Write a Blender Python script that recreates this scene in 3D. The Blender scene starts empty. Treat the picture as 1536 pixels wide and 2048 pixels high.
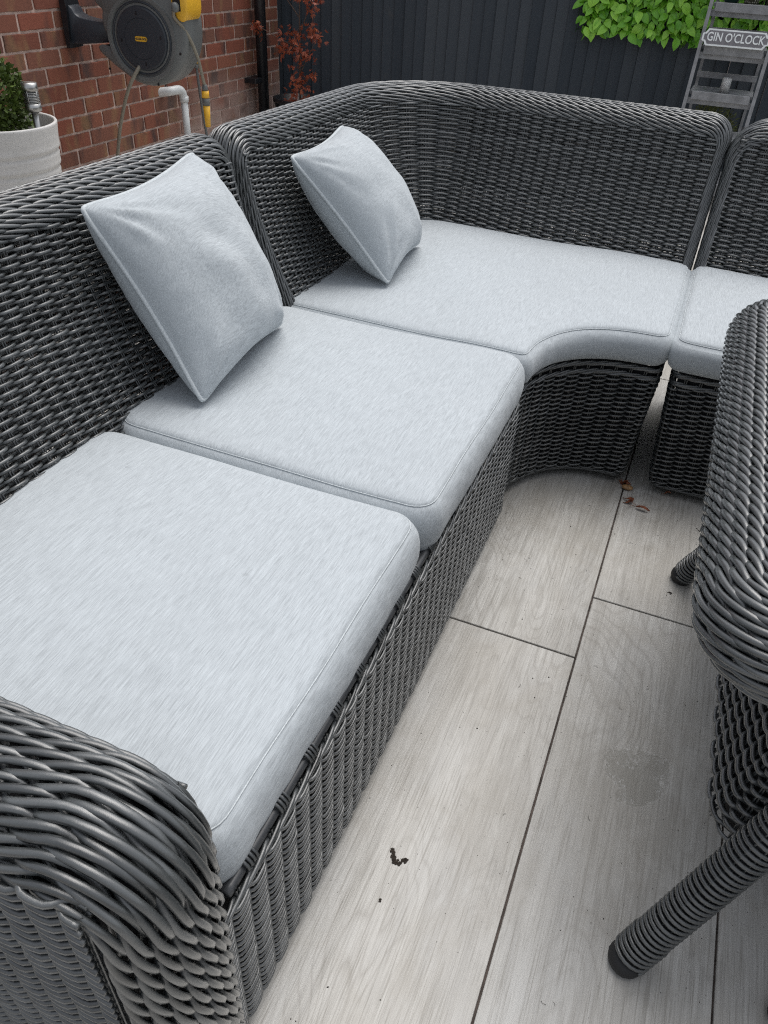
import bpy, math, random
import numpy as np
from mathutils import Vector, noise
rnd = random.Random(7)
rng = np.random.default_rng(5)
R = math.radians
SC = bpy.context.scene
COL = SC.collection

# ------------------------------------------------------------------ camera, sky, sun, exposure
cd = bpy.data.cameras.new('camera'); cam = bpy.data.objects.new('camera', cd); COL.objects.link(cam)
def _rot():
    a, b, c = R(20.526), R(52.55), R(3.42)
    Rz = np.array([[math.cos(a), -math.sin(a), 0], [math.sin(a), math.cos(a), 0], [0, 0, 1]])
    Rx = np.array([[1, 0, 0], [0, math.cos(b), -math.sin(b)], [0, math.sin(b), math.cos(b)]])
    Rr = np.array([[math.cos(c), -math.sin(c), 0], [math.sin(c), math.cos(c), 0], [0, 0, 1]])
    return Rz @ Rx @ Rr
from mathutils import Matrix
M4 = Matrix(_rot().tolist()).to_4x4(); M4.translation = Vector((0, 0, 1.17)); cam.matrix_world = M4
cd.sensor_fit = 'VERTICAL'; cd.sensor_height = 24.0; cd.lens = 24.0 * 1508.7 / 2048
cd.clip_start = 0.02; cd.clip_end = 200
SC.camera = cam
SUN_EL, SUN_AZ = R(70), R(14)          # azimuth measured from +Y towards +X
w = bpy.data.worlds.new('World'); SC.world = w; w.use_nodes = True
nt = w.node_tree; nt.nodes.clear()
sky = nt.nodes.new('ShaderNodeTexSky'); sky.sky_type = 'NISHITA'; sky.sun_disc = False
sky.sun_elevation = SUN_EL; sky.sun_rotation = SUN_AZ; sky.dust_density = 3.0; sky.air_density = 1.0
hs = nt.nodes.new('ShaderNodeHueSaturation'); hs.inputs['Saturation'].default_value = 0.30
bg = nt.nodes.new('ShaderNodeBackground'); bg.inputs[1].default_value = 0.15
wo = nt.nodes.new('ShaderNodeOutputWorld')
nt.links.new(sky.outputs[0], hs.inputs['Color']); nt.links.new(hs.outputs[0], bg.inputs[0]); nt.links.new(bg.outputs[0], wo.inputs[0])
sd = bpy.data.lights.new('sun', 'SUN'); sun = bpy.data.objects.new('sun', sd); COL.objects.link(sun)
sd.energy = 1.4; sd.angle = R(45); sd.color = (1.0, 0.97, 0.93)
sv = Vector((math.sin(SUN_AZ) * math.cos(SUN_EL), math.cos(SUN_AZ) * math.cos(SUN_EL), math.sin(SUN_EL)))
sun.rotation_euler = (-sv).to_track_quat('-Z', 'Y').to_euler(); sun.location = (2, -2, 6)
SC.view_settings.view_transform = 'Standard'; SC.view_settings.look = 'None'
SC.view_settings.exposure = 0.34; SC.view_settings.gamma = 1.0; SC.view_settings.use_curve_mapping = False
SC.cycles.max_bounces = 8; SC.cycles.diffuse_bounces = 4; SC.cycles.use_denoising = False; SC.cycles.use_adaptive_sampling = False; SC.cycles.filter_width = 1.15

# ------------------------------------------------------------------ materials
class NB:
    def __init__(s, name):
        s.m = bpy.data.materials.new(name); s.m.use_nodes = True; s.t = s.m.node_tree
        s.b = s.t.nodes['Principled BSDF']
    def n(s, typ, **kw):
        q = s.t.nodes.new(typ)
        for k, v in kw.items():
            if k.startswith('i_'):
                key = k[2:]; key = int(key) if key.isdigit() else key
                s.set(q.inputs[key], v)
            else: setattr(q, k, v)
        return q
    def set(s, sock, v):
        if isinstance(v, bpy.types.NodeSocket): s.t.links.new(v, sock)
        else: sock.default_value = v
    def mapping(s, scale=(1, 1, 1), loc=(0, 0, 0), src='Object', rot=(0, 0, 0)):
        if src == 'pos': o = s.n('ShaderNodeNewGeometry').outputs['Position']
        else: o = s.n('ShaderNodeTexCoord').outputs[src]
        mp = s.n('ShaderNodeMapping'); s.set(mp.inputs[0], o); s.set(mp.inputs[1], loc); mp.inputs[2].default_value = rot; mp.inputs[3].default_value = scale
        return mp.outputs[0]
    def noise(s, vec, scale, detail=3, rough=.55, dist=0):
        q = s.n('ShaderNodeTexNoise'); s.set(q.inputs['Vector'], vec); q.inputs['Scale'].default_value = scale
        q.inputs['Detail'].default_value = detail; q.inputs['Roughness'].default_value = rough; q.inputs['Distortion'].default_value = dist
        return q.outputs['Fac']
    def ramp(s, fac, stops):
        q = s.n('ShaderNodeValToRGB'); s.set(q.inputs[0], fac); e = q.color_ramp.elements
        while len(e) < len(stops): e.new(0.5)
        for i, (p, c) in enumerate(stops):
            e[i].position = p; e[i].color = (*c, 1) if not isinstance(c, (int, float)) else (c, c, c, 1)
        return q.outputs[0]
    def math(s, op, a, b=0.0, c=None):
        q = s.n('ShaderNodeMath', operation=op); s.set(q.inputs[0], a); s.set(q.inputs[1], b)
        if c is not None: s.set(q.inputs[2], c)
        return q.outputs[0]
    def mix(s, fac, a, b, mode='MIX'):
        q = s.n('ShaderNodeMix', data_type='RGBA', blend_type=mode); s.set(q.inputs[0], fac)
        for k, v in ((6, a), (7, b)):
            if isinstance(v, tuple) and len(v) == 3: v = (*v, 1)
            s.set(q.inputs[k], v)
        return q.outputs[2]
    def bump(s, h, strength=.3, dist=.001, normal=None):
        q = s.n('ShaderNodeBump'); s.set(q.inputs['Height'], h); q.inputs['Strength'].default_value = strength; q.inputs['Distance'].default_value = dist
        if normal is not None: s.set(q.inputs['Normal'], normal)
        s.t.links.new(q.outputs[0], s.b.inputs['Normal']); return q.outputs[0]
    def col(s, v): s.set(s.b.inputs['Base Color'], (*v, 1) if isinstance(v, tuple) and len(v) == 3 else v)
    def rough(s, v): s.set(s.b.inputs['Roughness'], v)
    def spec(s, v): s.set(s.b.inputs['Specular IOR Level'], v)
    def rand(s): return s.n('ShaderNodeObjectInfo').outputs['Random']

def simple(name, col, rough=.5, metal=0, var=0.12, vscale=30, bump=0.0, spec=.5):
    k = NB(name); f = k.noise(k.mapping(), vscale, 4)
    c = k.ramp(f, [(.3, tuple(x * (1 - var) for x in col)), (.7, tuple(min(1, x * (1 + var)) for x in col))])
    k.col(c); k.rough(rough); k.b.inputs['Metallic'].default_value = metal; k.spec(spec)
    if bump: k.bump(k.noise(k.mapping(), vscale * 4, 4), bump, .001)
    return k.m

def rattan(name, base, dark, light):
    k = NB(name)
    tone = k.n('ShaderNodeAttribute', attribute_name='tone').outputs['Fac']
    ang = k.n('ShaderNodeAttribute', attribute_name='ang').outputs['Fac']
    c = k.ramp(tone, [(0, dark), (.5, base), (1, light)])
    sp = k.noise(k.mapping(), 18, 4); c = k.mix(k.ramp(sp, [(.3, 0.0), (.8, .5)]), c, tuple(x * 1.35 for x in base))
    fine = k.noise(k.mapping(), 260, 2); c = k.mix(k.ramp(fine, [(.55, 0.0), (.8, .25)]), c, tuple(x * .55 for x in base))
    gr = k.math('SINE', k.math('MULTIPLY', ang, 44.0))
    k.col(c); k.rough(k.ramp(sp, [(.3, .22), (.7, .36)])); k.spec(1.0); k.b.inputs['Coat Weight'].default_value = .6; k.b.inputs['Coat Roughness'].default_value = .20
    h = k.math('ADD', k.math('MULTIPLY', gr, .25), fine)
    k.bump(h, .25, .0006)
    return k.m
M_RAT = rattan('grey_rattan', (.050, .055, .056), (.020, .023, .024), (.098, .105, .107))
M_RATN = M_RAT
M_CORE = simple('black_core', (.012, .012, .014), .8)  # leg cores, and the added blockers that keep weave gaps dark
M_FRAME = simple('dark_frame_metal', (.055, .058, .062), .38)

def fabric(name, axis='y', base=(.440, .475, .497)):
    k = NB(name)
    sc = {'y': (1000, 34, 300), 'x': (34, 1000, 300), 'z': (60, 40, 430)}[axis]
    st = k.noise(k.mapping(sc), 1.0, 3, .7)
    sc2 = {'y': (420, 11, 90), 'x': (11, 420, 90), 'z': (20, 20, 160)}[axis]
    st2 = k.noise(k.mapping(sc2), 1.0, 3, .6)
    wv = k.noise(k.mapping((900, 900, 900)), 1.0, 1)
    big = k.noise(k.mapping(), 3.5, 3)
    d = tuple(x * .77 for x in base); l = tuple(min(1, x * 1.18) for x in base)
    c = k.ramp(st, [(.36, d), (.5, base), (.64, l)])
    c = k.mix(.16, c, k.ramp(st2, [(.35, d), (.65, l)]))
    c = k.mix(k.ramp(big, [(.35, 0.0), (.75, .22)]), c, tuple(x * .86 for x in base))
    spot = k.noise(k.mapping(), 38, 2); c = k.mix(k.ramp(spot, [(.74, 0.0), (.80, .25)]), c, (.22, .23, .24))
    k.col(c); k.rough(.92); k.spec(.15)
    k.b.inputs['Sheen Weight'].default_value = .15
    lump = k.noise(k.mapping(), 9, 3)
    b1 = k.bump(k.math('ADD', st, wv), .22, .0004)
    q = k.n('ShaderNodeBump'); k.set(q.inputs['Height'], lump); q.inputs['Strength'].default_value = .35; q.inputs['Distance'].default_value = .02
    k.set(q.inputs['Normal'], b1); k.t.links.new(q.outputs[0], k.b.inputs['Normal'])
    return k.m
M_FAB = fabric('grey_blue_fabric', 'y')
M_FABP = fabric('pillow_fabric', 'y', (.436, .470, .490))
M_FABV = M_FAB
M_PIPE = simple('piping_fabric', (.50, .535, .55), .9, var=.15, vscale=300)

def tile_mat():
    k = NB('wood_look_porcelain')
    r = k.rand(); off = k.n('ShaderNodeCombineXYZ'); k.set(off.inputs[0], k.math('MULTIPLY', r, 37.0)); k.set(off.inputs[1], k.math('MULTIPLY', r, 91.0)); k.set(off.inputs[2], k.math('MULTIPLY', r, 11.0))
    def mp(sc): return k.mapping(sc, off.outputs[0], 'pos')
    # growth rings as contour lines of a stretched noise field
    fld = k.noise(mp((3.4, .70, 1)), 1.0, 3, .5, .35)
    ring = k.math('FRACT', k.math('MULTIPLY', fld, 40.0))
    ring = k.math('ABSOLUTE', k.math('SUBTRACT', ring, .5))
    line = k.ramp(ring, [(.0, .0), (.10, .6), (.2, 1.0)])
    mask = k.noise(mp((5, 1.2, 1)), 1.0, 2); mask = k.ramp(mask, [(.36, 0.05), (.62, .85)])
    grain = k.noise(mp((210, 5, 1)), 1.0, 4, .7)
    grain2 = k.noise(mp((60, 1.6, 1)), 1.0, 4, .65)
    blot = k.noise(mp((6, 2.0, 1)), 1.0, 3, .6); blot2 = k.noise(mp((9, 3.5, 1)), 1.0, 3)
    a = (.44, .432, .412); b = (.52, .518, .50)
    c = k.ramp(grain2, [(.3, (.335, .328, .312)), (.48, a), (.66, (.56, .558, .542))])
    c = k.mix(.5, c, k.ramp(grain, [(.32, (.27, .264, .25)), (.5, (.48, .475, .46)), (.8, (.60, .60, .585))]))
    c = k.mix(k.ramp(blot, [(.42, 0.0), (.72, .5)]), c, (.315, .298, .27))
    c = k.mix(k.ramp(blot2, [(.5, 0.0), (.8, .45)]), c, (.50, .51, .52))
    lc = k.math('MULTIPLY', k.math('SUBTRACT', 1.0, line), mask)
    c = k.mix(k.math('MULTIPLY', lc, .46), c, (.21, .195, .175))
    fine = k.noise(mp((430, 9, 1)), 1.0, 3, .7); c = k.mix(k.ramp(fine, [(.50, 0.0), (.68, .75)]), c, (.25, .24, .22))
    wea = k.noise(k.mapping((1, 1, 1), (5, 2, 0), 'pos'), 4.5, 6, .68, .6); c = k.mix(k.ramp(wea, [(.47, 0.0), (.66, .42)]), c, (.305, .285, .25))
    pal = k.noise(k.mapping((1, .6, 1), (1, 8, 0), 'pos'), 7, 6, .7); c = k.mix(k.ramp(pal, [(.54, 0.0), (.70, .35)]), c, (.62, .615, .60))
    tv = k.ramp(r, [(0, (.99, .985, .965)), (1, (1.12, 1.11, 1.085))]); c = k.mix(1.0, c, tv, 'MULTIPLY')
    # dried spill on the tile right of the middle joint (own outline), with a few pale scuffs
    pos = k.n('ShaderNodeNewGeometry').outputs['Position']
    dn = k.noise(k.mapping((1, 1, 1), (0, 0, 0), 'pos'), 22, 4)
    sx = k.n('ShaderNodeSeparateXYZ'); k.set(sx.inputs[0], pos)
    ex = k.math('MULTIPLY', k.math('SUBTRACT', sx.outputs[0], .165), 19.0); ey = k.math('MULTIPLY', k.math('SUBTRACT', sx.outputs[1], .925), 14.5)
    d2 = k.math('ADD', k.math('MULTIPLY', ex, ex), k.math('MULTIPLY', ey, ey))
    sm = k.math('ADD', d2, k.math('MULTIPLY', k.noise(k.mapping((1, 1, 1), (0, 0, 0), 'pos'), 15, 5), 3.6))
    c = k.mix(k.ramp(sm, [(0.0, .62), (.88, .5), (.93, .0)]) if False else k.math('MULTIPLY', k.ramp(sm, [(0, 1.0), (1, 1.0)]) if False else k.math('LESS_THAN', sm, 2.6), .5), c, (.25, .24, .21))
    sc = k.noise(k.mapping((1, 1, 1), (3, 0, 0), 'pos'), 55, 3, .6, 1.2)
    scl = k.ramp(k.math('ABSOLUTE', k.math('SUBTRACT', sc, .5)), [(0, 1.0), (.016, 0.0)])
    rim = k.math('MULTIPLY', k.math('LESS_THAN', sm, 2.75), k.math('GREATER_THAN', sm, 2.25))
    c = k.mix(k.math('MULTIPLY', k.math('MULTIPLY', scl, rim), .7), c, (.68, .68, .67))
    # rust-brown mark beside the table foot
    ex = k.math('MULTIPLY', k.math('SUBTRACT', sx.outputs[0], .228), 90.0); ey = k.math('MULTIPLY', k.math('SUBTRACT', sx.outputs[1], 1.215), 28.0)
    d3 = k.math('ADD', k.math('ADD', k.math('MULTIPLY', ex, ex), k.math('MULTIPLY', ey, ey)), k.math('MULTIPLY', dn, 1.6))
    c = k.mix(k.math('MULTIPLY', k.ramp(d3, [(.6, 1.0), (1.0, 0.0)]), .3), c, (.18, .11, .07))
    # fine dirt specks
    vo = k.n('ShaderNodeTexVoronoi'); k.set(vo.inputs['Vector'], k.mapping((1, 1, 1), (0, 0, 0), 'pos')); vo.inputs['Scale'].default_value = 62
    c = k.mix(k.math('MULTIPLY', k.math('LESS_THAN', vo.outputs['Distance'], .05), k.math('GREATER_THAN', k.noise(k.mapping((1, 1, 1), (9, 0, 0), 'pos'), 14, 1), .56)), c, (.06, .05, .045))
    k.col(c); k.rough(k.ramp(grain, [(.3, .42), (.7, .58)])); k.spec(.4)
    k.bump(k.math('SUBTRACT', k.math('MULTIPLY', grain, .8), lc), .16, .0008)
    return k.m
M_TILE = tile_mat()
M_GROUT = simple('dark_grout', (.085, .068, .060), .95, var=.55, vscale=28)

def brick_mat():
    k = NB('red_brick'); r = k.rand()
    off = k.n('ShaderNodeCombineXYZ'); k.set(off.inputs[0], k.math('MULTIPLY', r, 50.0)); k.set(off.inputs[2], k.math('MULTIPLY', r, 20.0))
    c = k.ramp(r, [(0, (.17, .062, .043)), (.2, (.26, .085, .055)), (.4, (.19, .085, .060)), (.6, (.225, .078, .050)), (.8, (.28, .115, .075)), (1, (.145, .075, .058))])
    n1 = k.noise(k.mapping((1, 7, 2.5), off.outputs[0]), 1.0, 3, .55)
    c = k.mix(k.ramp(n1, [(.53, 0.0), (.68, .85)]), c, (.055, .045, .045))
    n2 = k.noise(k.mapping((1, 9, 3), off.outputs[0], rot=(.3, 0, 0)), 1.3, 2)
    c = k.mix(k.ramp(n2, [(.54, 0.0), (.70, .65)]), c, (.28, .17, .085))
    n3 = k.noise(k.mapping((1, 1, 1), off.outputs[0]), 120, 3); c = k.mix(k.ramp(n3, [(.4, 0.0), (.75, .3)]), c, (.30, .12, .075))
    # pale lime bloom low on the wall towards the downpipe
    pos = k.n('ShaderNodeNewGeometry').outputs['Position']; sx = k.n('ShaderNodeSeparateXYZ'); k.set(sx.inputs[0], pos)
    lowm = k.n('ShaderNodeMapRange'); k.set(lowm.inputs[0], sx.outputs[2]); lowm.inputs[1].default_value = .45; lowm.inputs[2].default_value = .15
    ym = k.n('ShaderNodeMapRange'); k.set(ym.inputs[0], sx.outputs[1]); ym.inputs[1].default_value = 4.0; ym.inputs[2].default_value = 4.35
    bl = k.math('MULTIPLY', k.math('MULTIPLY', lowm.outputs[0], ym.outputs[0]), k.ramp(k.noise(k.mapping((1, 1, 1), (0, 0, 0), 'pos'), 9, 4), [(.3, .25), (.6, .8)]))
    c = k.mix(bl, c, (.42, .33, .29))
    k.col(c); k.rough(.85); k.spec(.25); k.bump(k.noise(k.mapping((1, 1, 1), off.outputs[0]), 90, 5, .7), .6, .003)
    return k.m
M_BRICK = brick_mat()
M_MORTAR = simple('pinkish_mortar', (.56, .42, .36), .95, var=.22, vscale=25, bump=.8)
def fence_mat():
    k = NB('charcoal_fence_paint'); r = k.rand()
    off = k.n('ShaderNodeCombineXYZ'); k.set(off.inputs[0], k.math('MULTIPLY', r, 13.0)); k.set(off.inputs[2], k.math('MULTIPLY', r, 29.0))
    c = k.ramp(r, [(0, (.038, .049, .062)), (.5, (.053, .065, .079)), (1, (.070, .082, .095))])
    g = k.noise(k.mapping((60, 60, 2.5), off.outputs[0]), 1.0, 4, .65); c = k.mix(k.ramp(g, [(.4, 0.0), (.8, .5)]), c, (.065, .073, .083))
    g2 = k.noise(k.mapping((1, 1, 1), off.outputs[0]), 9, 3); c = k.mix(k.ramp(g2, [(.64, 0.0), (.78, .35)]), c, (.085, .085, .08))
    k.col(c); k.rough(.75); k.spec(.3); k.bump(g, .5, .002); return k.m
M_FENCE = fence_mat()
M_SHELF = simple('grey_stained_wood', (.25, .257, .268), .7, var=.25, vscale=22, bump=.3)
M_GREYP = simple('reel_grey_plastic', (.135, .143, .142), .45, var=.12, vscale=6)
M_NAVYP = simple('reel_navy_plastic', (.030, .037, .047), .42, var=.1, vscale=6)
M_BLACKP = simple('black_plastic', (.012, .013, .016), .38)
M_YEL = simple('yellow_plastic', (.75, .42, .03), .4, var=.06, vscale=8)
M_HOSE = simple('beige_grey_hose', (.22, .20, .155), .45, var=.1, vscale=20)
M_WPIPE = simple('white_pvc', (.62, .64, .64), .35, var=.05, vscale=8)
M_STEEL = simple('brushed_steel', (.42, .42, .41), .38, metal=1, var=.1, vscale=40)
M_CHROME = simple('chrome', (.7, .7, .7), .12, metal=1)
def pot_mat():
    k = NB('speckled_white_pot'); n1 = k.noise(k.mapping(), 230, 2); c = k.mix(k.ramp(n1, [(.64, 0.0), (.70, .7)]), (.60, .59, .57), (.25, .24, .22))
    n2 = k.noise(k.mapping((1, 1, 3)), 7, 4); c = k.mix(k.ramp(n2, [(.45, 0.0), (.8, .35)]), c, (.42, .41, .38)); k.col(c); k.rough(.6); return k.m
M_POT = pot_mat()
M_SOIL = simple('soil', (.03, .022, .016), .95, var=.4, vscale=60, bump=1)
M_SIGNG = simple('sign_grey', (.20, .195, .21), .6, var=.08)
M_WHITE = simple('sign_white', (.84, .88, .88), .5, var=.04)
M_BARK = simple('thin_bark', (.10, .065, .05), .8)
def leaf_mat(name, a, b, cc, rough=.4, tr=.0, sc=14):
    k = NB(name); r = k.rand(); n1 = k.noise(k.mapping((1, 1, 1), (0, 0, 0), 'pos'), sc, 3)
    t = k.math('ADD', k.math('MULTIPLY', r, .5), k.math('MULTIPLY', n1, .6))
    k.col(k.ramp(t, [(.2, a), (.5, b), (.85, cc)])); k.rough(rough); k.b.inputs['Transmission Weight'].default_value = 0
    k.b.inputs['Subsurface Weight'].default_value = tr; k.b.inputs['Subsurface Radius'].default_value = (.01, .01, .004); return k.m
M_IVY = leaf_mat('artificial_green_leaf', (.07, .25, .015), (.17, .46, .03), (.32, .64, .07), .38)
M_BOX = leaf_mat('boxwood_leaf', (.045, .075, .014), (.10, .15, .028), (.24, .27, .07), .45, 0, 60)
M_MAPLE = leaf_mat('maple_red_leaf', (.10, .014, .018), (.26, .035, .025), (.42, .12, .045), .5, 0, 35)
M_CON = leaf_mat('conifer_leaf', (.03, .05, .02), (.09, .11, .03), (.22, .20, .06), .6, 0, 40)
M_DRY = simple('dry_red_leaf', (.22, .065, .025), .7, var=.45, vscale=160)
M_SEED = simple('tan_seed', (.33, .19, .085), .45, var=.25, vscale=120)
M_DIRT = simple('black_debris', (.035, .027, .02), .9, var=.4, vscale=300)
M_GLASS = NB('table_glass'); M_GLASS.col((.06, .065, .07)); M_GLASS.rough(.06); M_GLASS.b.inputs['Transmission Weight'].default_value = .0; M_GLASS = M_GLASS.m
M_DGREEN = simple('dark_green_glaze', (.012, .05, .035), .15)
M_RUBBER = simple('black_rubber', (.018, .018, .019), .65)

# ------------------------------------------------------------------ object helpers
def mark(o, label=None, cat=None, group=None, kind=None):
    if label: o['label'] = label
    if cat: o['category'] = cat
    if group: o['group'] = group
    if kind: o['kind'] = kind
    return o
def obj(name, me, parent=None, **kw):
    o = bpy.data.objects.new(name, me); COL.objects.link(o)
    if parent is not None: o.parent = parent
    return mark(o, **kw)
def empty(name, loc, **kw):
    o = bpy.data.objects.new(name, None); COL.objects.link(o); o.location = loc; o.empty_display_size = .05
    return mark(o, **kw)
def world_child(name, me, root, **kw):
    """mesh built in world coordinates, parented to an empty that only translates"""
    o = obj(name, me, root, **kw); o.location = -root.location; return o

class Acc:
    def __init__(s): s.V = []; s.F = []; s.n = 0; s.tone = []; s.ang = []
    def add(s, V, F, tone=.5, ang=None):
        V = np.asarray(V, float).reshape(-1, 3); F = np.asarray(F, int)
        s.V.append(V); s.F.append((F + s.n)); s.n += len(V)
        s.tone.append(np.full(len(V), tone) if np.isscalar(tone) else tone)
        s.ang.append(np.zeros(len(V)) if ang is None else ang)
    def mesh(s, name, mat, smooth=True):
        me = bpy.data.meshes.new(name); V = np.concatenate(s.V)
        me.vertices.add(len(V)); me.vertices.foreach_set('co', V.astype(np.float32).ravel())
        idx = np.concatenate([f.ravel() for f in s.F]); cnt = np.concatenate([np.full(len(f), f.shape[1]) for f in s.F])
        me.loops.add(len(idx)); me.loops.foreach_set('vertex_index', idx.astype(np.int32))
        st = np.concatenate([[0], np.cumsum(cnt)[:-1]])
        me.polygons.add(len(cnt)); me.polygons.foreach_set('loop_start', st.astype(np.int32))
        me.polygons.foreach_set('use_smooth', np.full(len(cnt), smooth))
        me.update(calc_edges=True)
        a = me.attributes.new('tone', 'FLOAT', 'POINT'); a.data.foreach_set('value', np.concatenate(s.tone).astype(np.float32))
        a = me.attributes.new('ang', 'FLOAT', 'POINT'); a.data.foreach_set('value', np.concatenate(s.ang).astype(np.float32))
        me.materials.append(mat); return me
def nrm(a): return a / np.maximum(np.linalg.norm(a, axis=-1, keepdims=True), 1e-9)
def tube(acc, P, N=None, ra=.003, rb=None, sides=6, tone=.5, caps=True):
    P = np.asarray(P, float); n = len(P); rb = ra if rb is None else rb
    T = nrm(np.gradient(P, axis=0))
    if N is None:
        ref = np.array([0, 0, 1.]) if abs(T[:, 2]).mean() < .9 else np.array([1., 0, 0]); N = np.tile(ref, (n, 1))
    B = nrm(np.cross(T, N)); N2 = np.cross(B, T)
    th = np.arange(sides) * 2 * math.pi / sides
    ra = np.broadcast_to(ra, (n,))[:, None, None]; rb = np.broadcast_to(rb, (n,))[:, None, None]
    V = P[:, None] + ra * np.cos(th)[None, :, None] * B[:, None] + rb * np.sin(th)[None, :, None] * N2[:, None]
    i = np.arange(n - 1)[:, None] * sides; j = np.arange(sides)[None]; j2 = (j + 1) % sides
    F = np.stack([i + j, i + j2, i + sides + j2, i + sides + j], -1).reshape(-1, 4)
    acc.add(V.reshape(-1, 3), F, tone, np.tile(th, n))
    if caps and sides >= 4:
        base = acc.n - n * sides
        acc.F.append(np.array([[base + q for q in range(sides)][::-1]])); acc.F.append(np.array([[base + (n - 1) * sides + q for q in range(sides)]]))
def box(acc, x0, x1, y0, y1, z0, z1, tone=.5, bev=0.0):
    if bev <= 0:
        V = [(x, y, z) for z in (z0, z1) for y in (y0, y1) for x in (x0, x1)]
        F = [(0, 2, 3, 1), (4, 5, 7, 6), (0, 1, 5, 4), (2, 6, 7, 3), (0, 4, 6, 2), (1, 3, 7, 5)]
        acc.add(V, F, tone); return
    b = bev; V = []
    for (z, i) in ((z0, b), (z0 + b, 0), (z1 - b, 0), (z1, b)):
        V += [(x0 + i, y0 + b, z), (x0 + b, y0 + i, z), (x1 - b, y0 + i, z), (x1 - i, y0 + b, z), (x1 - i, y1 - b, z), (x1 - b, y1 - i, z), (x0 + b, y1 - i, z), (x0 + i, y1 - b, z)]
    F = []
    for r in range(3):
        for q in range(8): F.append((r * 8 + q, r * 8 + (q + 1) % 8, (r + 1) * 8 + (q + 1) % 8, (r + 1) * 8 + q))
    acc.add(V, F, tone); s = acc.n - 32
    acc.F.append(np.array([[s + q for q in range(8)][::-1], [s + 24 + q for q in range(8)]]))
def bmesh_box(x0, x1, y0, y1, z0, z1, mat, bev=.002, name='box'):
    a = Acc(); box(a, x0, x1, y0, y1, z0, z1, bev=bev); return a.mesh(name, mat, False)
def lathe(acc, prof, seg=32, c=(0, 0, 0), tone=.5, closed_top=False):
    pr = np.array(prof, float); th = np.arange(seg) * 2 * math.pi / seg
    V = np.stack([pr[:, None, 0] * np.cos(th) + c[0], pr[:, None, 0] * np.sin(th) + c[1], np.broadcast_to(pr[:, None, 1] + c[2], (len(pr), seg))], -1)
    i = np.arange(len(pr) - 1)[:, None] * seg; j = np.arange(seg)[None]; j2 = (j + 1) % seg
    acc.add(V.reshape(-1, 3), np.stack([i + j, i + j2, i + seg + j2, i + seg + j], -1).reshape(-1, 4), tone)
def prism(acc, pts, O, U, Vv, W, d, bev=0):
    """extrude 2-D outline pts (in axes U,V) from plane at O by d along W"""
    O, U, Vv, W = (np.array(q, float) for q in (O, U, Vv, W)); p = np.array(pts, float); n = len(p)
    def ring(pp, w): return O + pp[:, :1] * U + pp[:, 1:2] * Vv + w * W
    rings = [ring(p, 0)]
    if bev > 0:
        c = p.mean(0); q = c + (p - c) * (1 - bev / np.linalg.norm(p - c, axis=1, keepdims=True))
        rings += [ring(p, d - bev), ring(c + (p - c) * (1 - .35 * bev / np.linalg.norm(p - c, axis=1, keepdims=True)), d - .35 * bev), ring(q, d)]
    else: rings += [ring(p, d)]
    V = np.concatenate(rings); F = []
    k = len(rings); s = acc.n
    F = np.array([(r * n + q, r * n + (q + 1) % n, (r + 1) * n + (q + 1) % n, (r + 1) * n + q) for r in range(k - 1) for q in range(n)])
    acc.add(V, F); acc.F.append(np.array([[s + q for q in range(n)][::-1]])); acc.F.append(np.array([[s + (k - 1) * n + q for q in range(n)]]))
def ngon_circle(r, n=32, cx=0, cy=0, a0=0, a1=2 * math.pi): return [(cx + r * math.cos(a0 + (a1 - a0) * i / n), cy + r * math.sin(a0 + (a1 - a0) * i / n)) for i in range(n)]

# ------------------------------------------------------------------ plan curves and weaving
class Plan:
    """open plan polyline with filleted corners; P(s) and left normal N(s)"""
    def __init__(s, pts, radii=None, closed=False, step=.004):
        pts = [np.array(p, float) for p in pts]; radii = radii or [0] * len(pts); out = []
        m = len(pts)
        for i, p in enumerate(pts):
            r = radii[i]
            if (not closed and i in (0, m - 1)) or r == 0: out.append(p); continue
            a = pts[(i - 1) % m] - p; b = pts[(i + 1) % m] - p; a /= np.linalg.norm(a); b /= np.linalg.norm(b)
            ang = math.acos(np.clip(a @ b, -1, 1)); d = r / math.tan(ang / 2); c = p + (a + b) / np.linalg.norm(a + b) * r / math.sin(ang / 2)
            p0 = p + a * d; p1 = p + b * d; t0 = math.atan2(*(p0 - c)[::-1]); t1 = math.atan2(*(p1 - c)[::-1])
            dt = (t1 - t0 + math.pi) % (2 * math.pi) - math.pi; k = max(4, int(abs(dt) * r / step / 2), int(abs(dt) / .2))
            out += [c + r * np.array([math.cos(t0 + dt * q / k), math.sin(t0 + dt * q / k)]) for q in range(k + 1)]
        if closed: out.append(out[0])
        a = np.array(out); L = np.concatenate([[0], np.cumsum(np.linalg.norm(np.diff(a, axis=0), axis=1))])
        keep = np.concatenate([[True], np.diff(L) > 1e-6]); a = a[keep]; L = L[keep]
        n = max(8, int(L[-1] / step)); s.S = np.linspace(0, L[-1], n); s.A = np.stack([np.interp(s.S, L, a[:, 0]), np.interp(s.S, L, a[:, 1])], -1)
        T = np.gradient(s.A, s.S, axis=0); T /= np.linalg.norm(T, axis=1, keepdims=True); s.T = T; s.L = L[-1]; s.closed = closed
        if closed: t_ = T[1] + T[-2]; s.T[0] = s.T[-1] = t_ / np.linalg.norm(t_)
    def at(s, u):
        if s.closed: u = np.mod(u, s.L)
        x = np.interp(u, s.S, s.A[:, 0]); y = np.interp(u, s.S, s.A[:, 1]); tx = np.interp(u, s.S, s.T[:, 0]); ty = np.interp(u, s.S, s.T[:, 1])
        l = np.hypot(tx, ty); return np.stack([x, y], -1), np.stack([-ty / l, tx / l], -1)
def fdsurf(Pf, sign=1):
    def S(u, v):
        e = 1e-3; P = Pf(u, v); du = Pf(u + e, v) - Pf(u - e, v); dv = Pf(u, v + e) - Pf(u, v - e)
        return P, sign * nrm(np.cross(du, dv))
    return S
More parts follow.
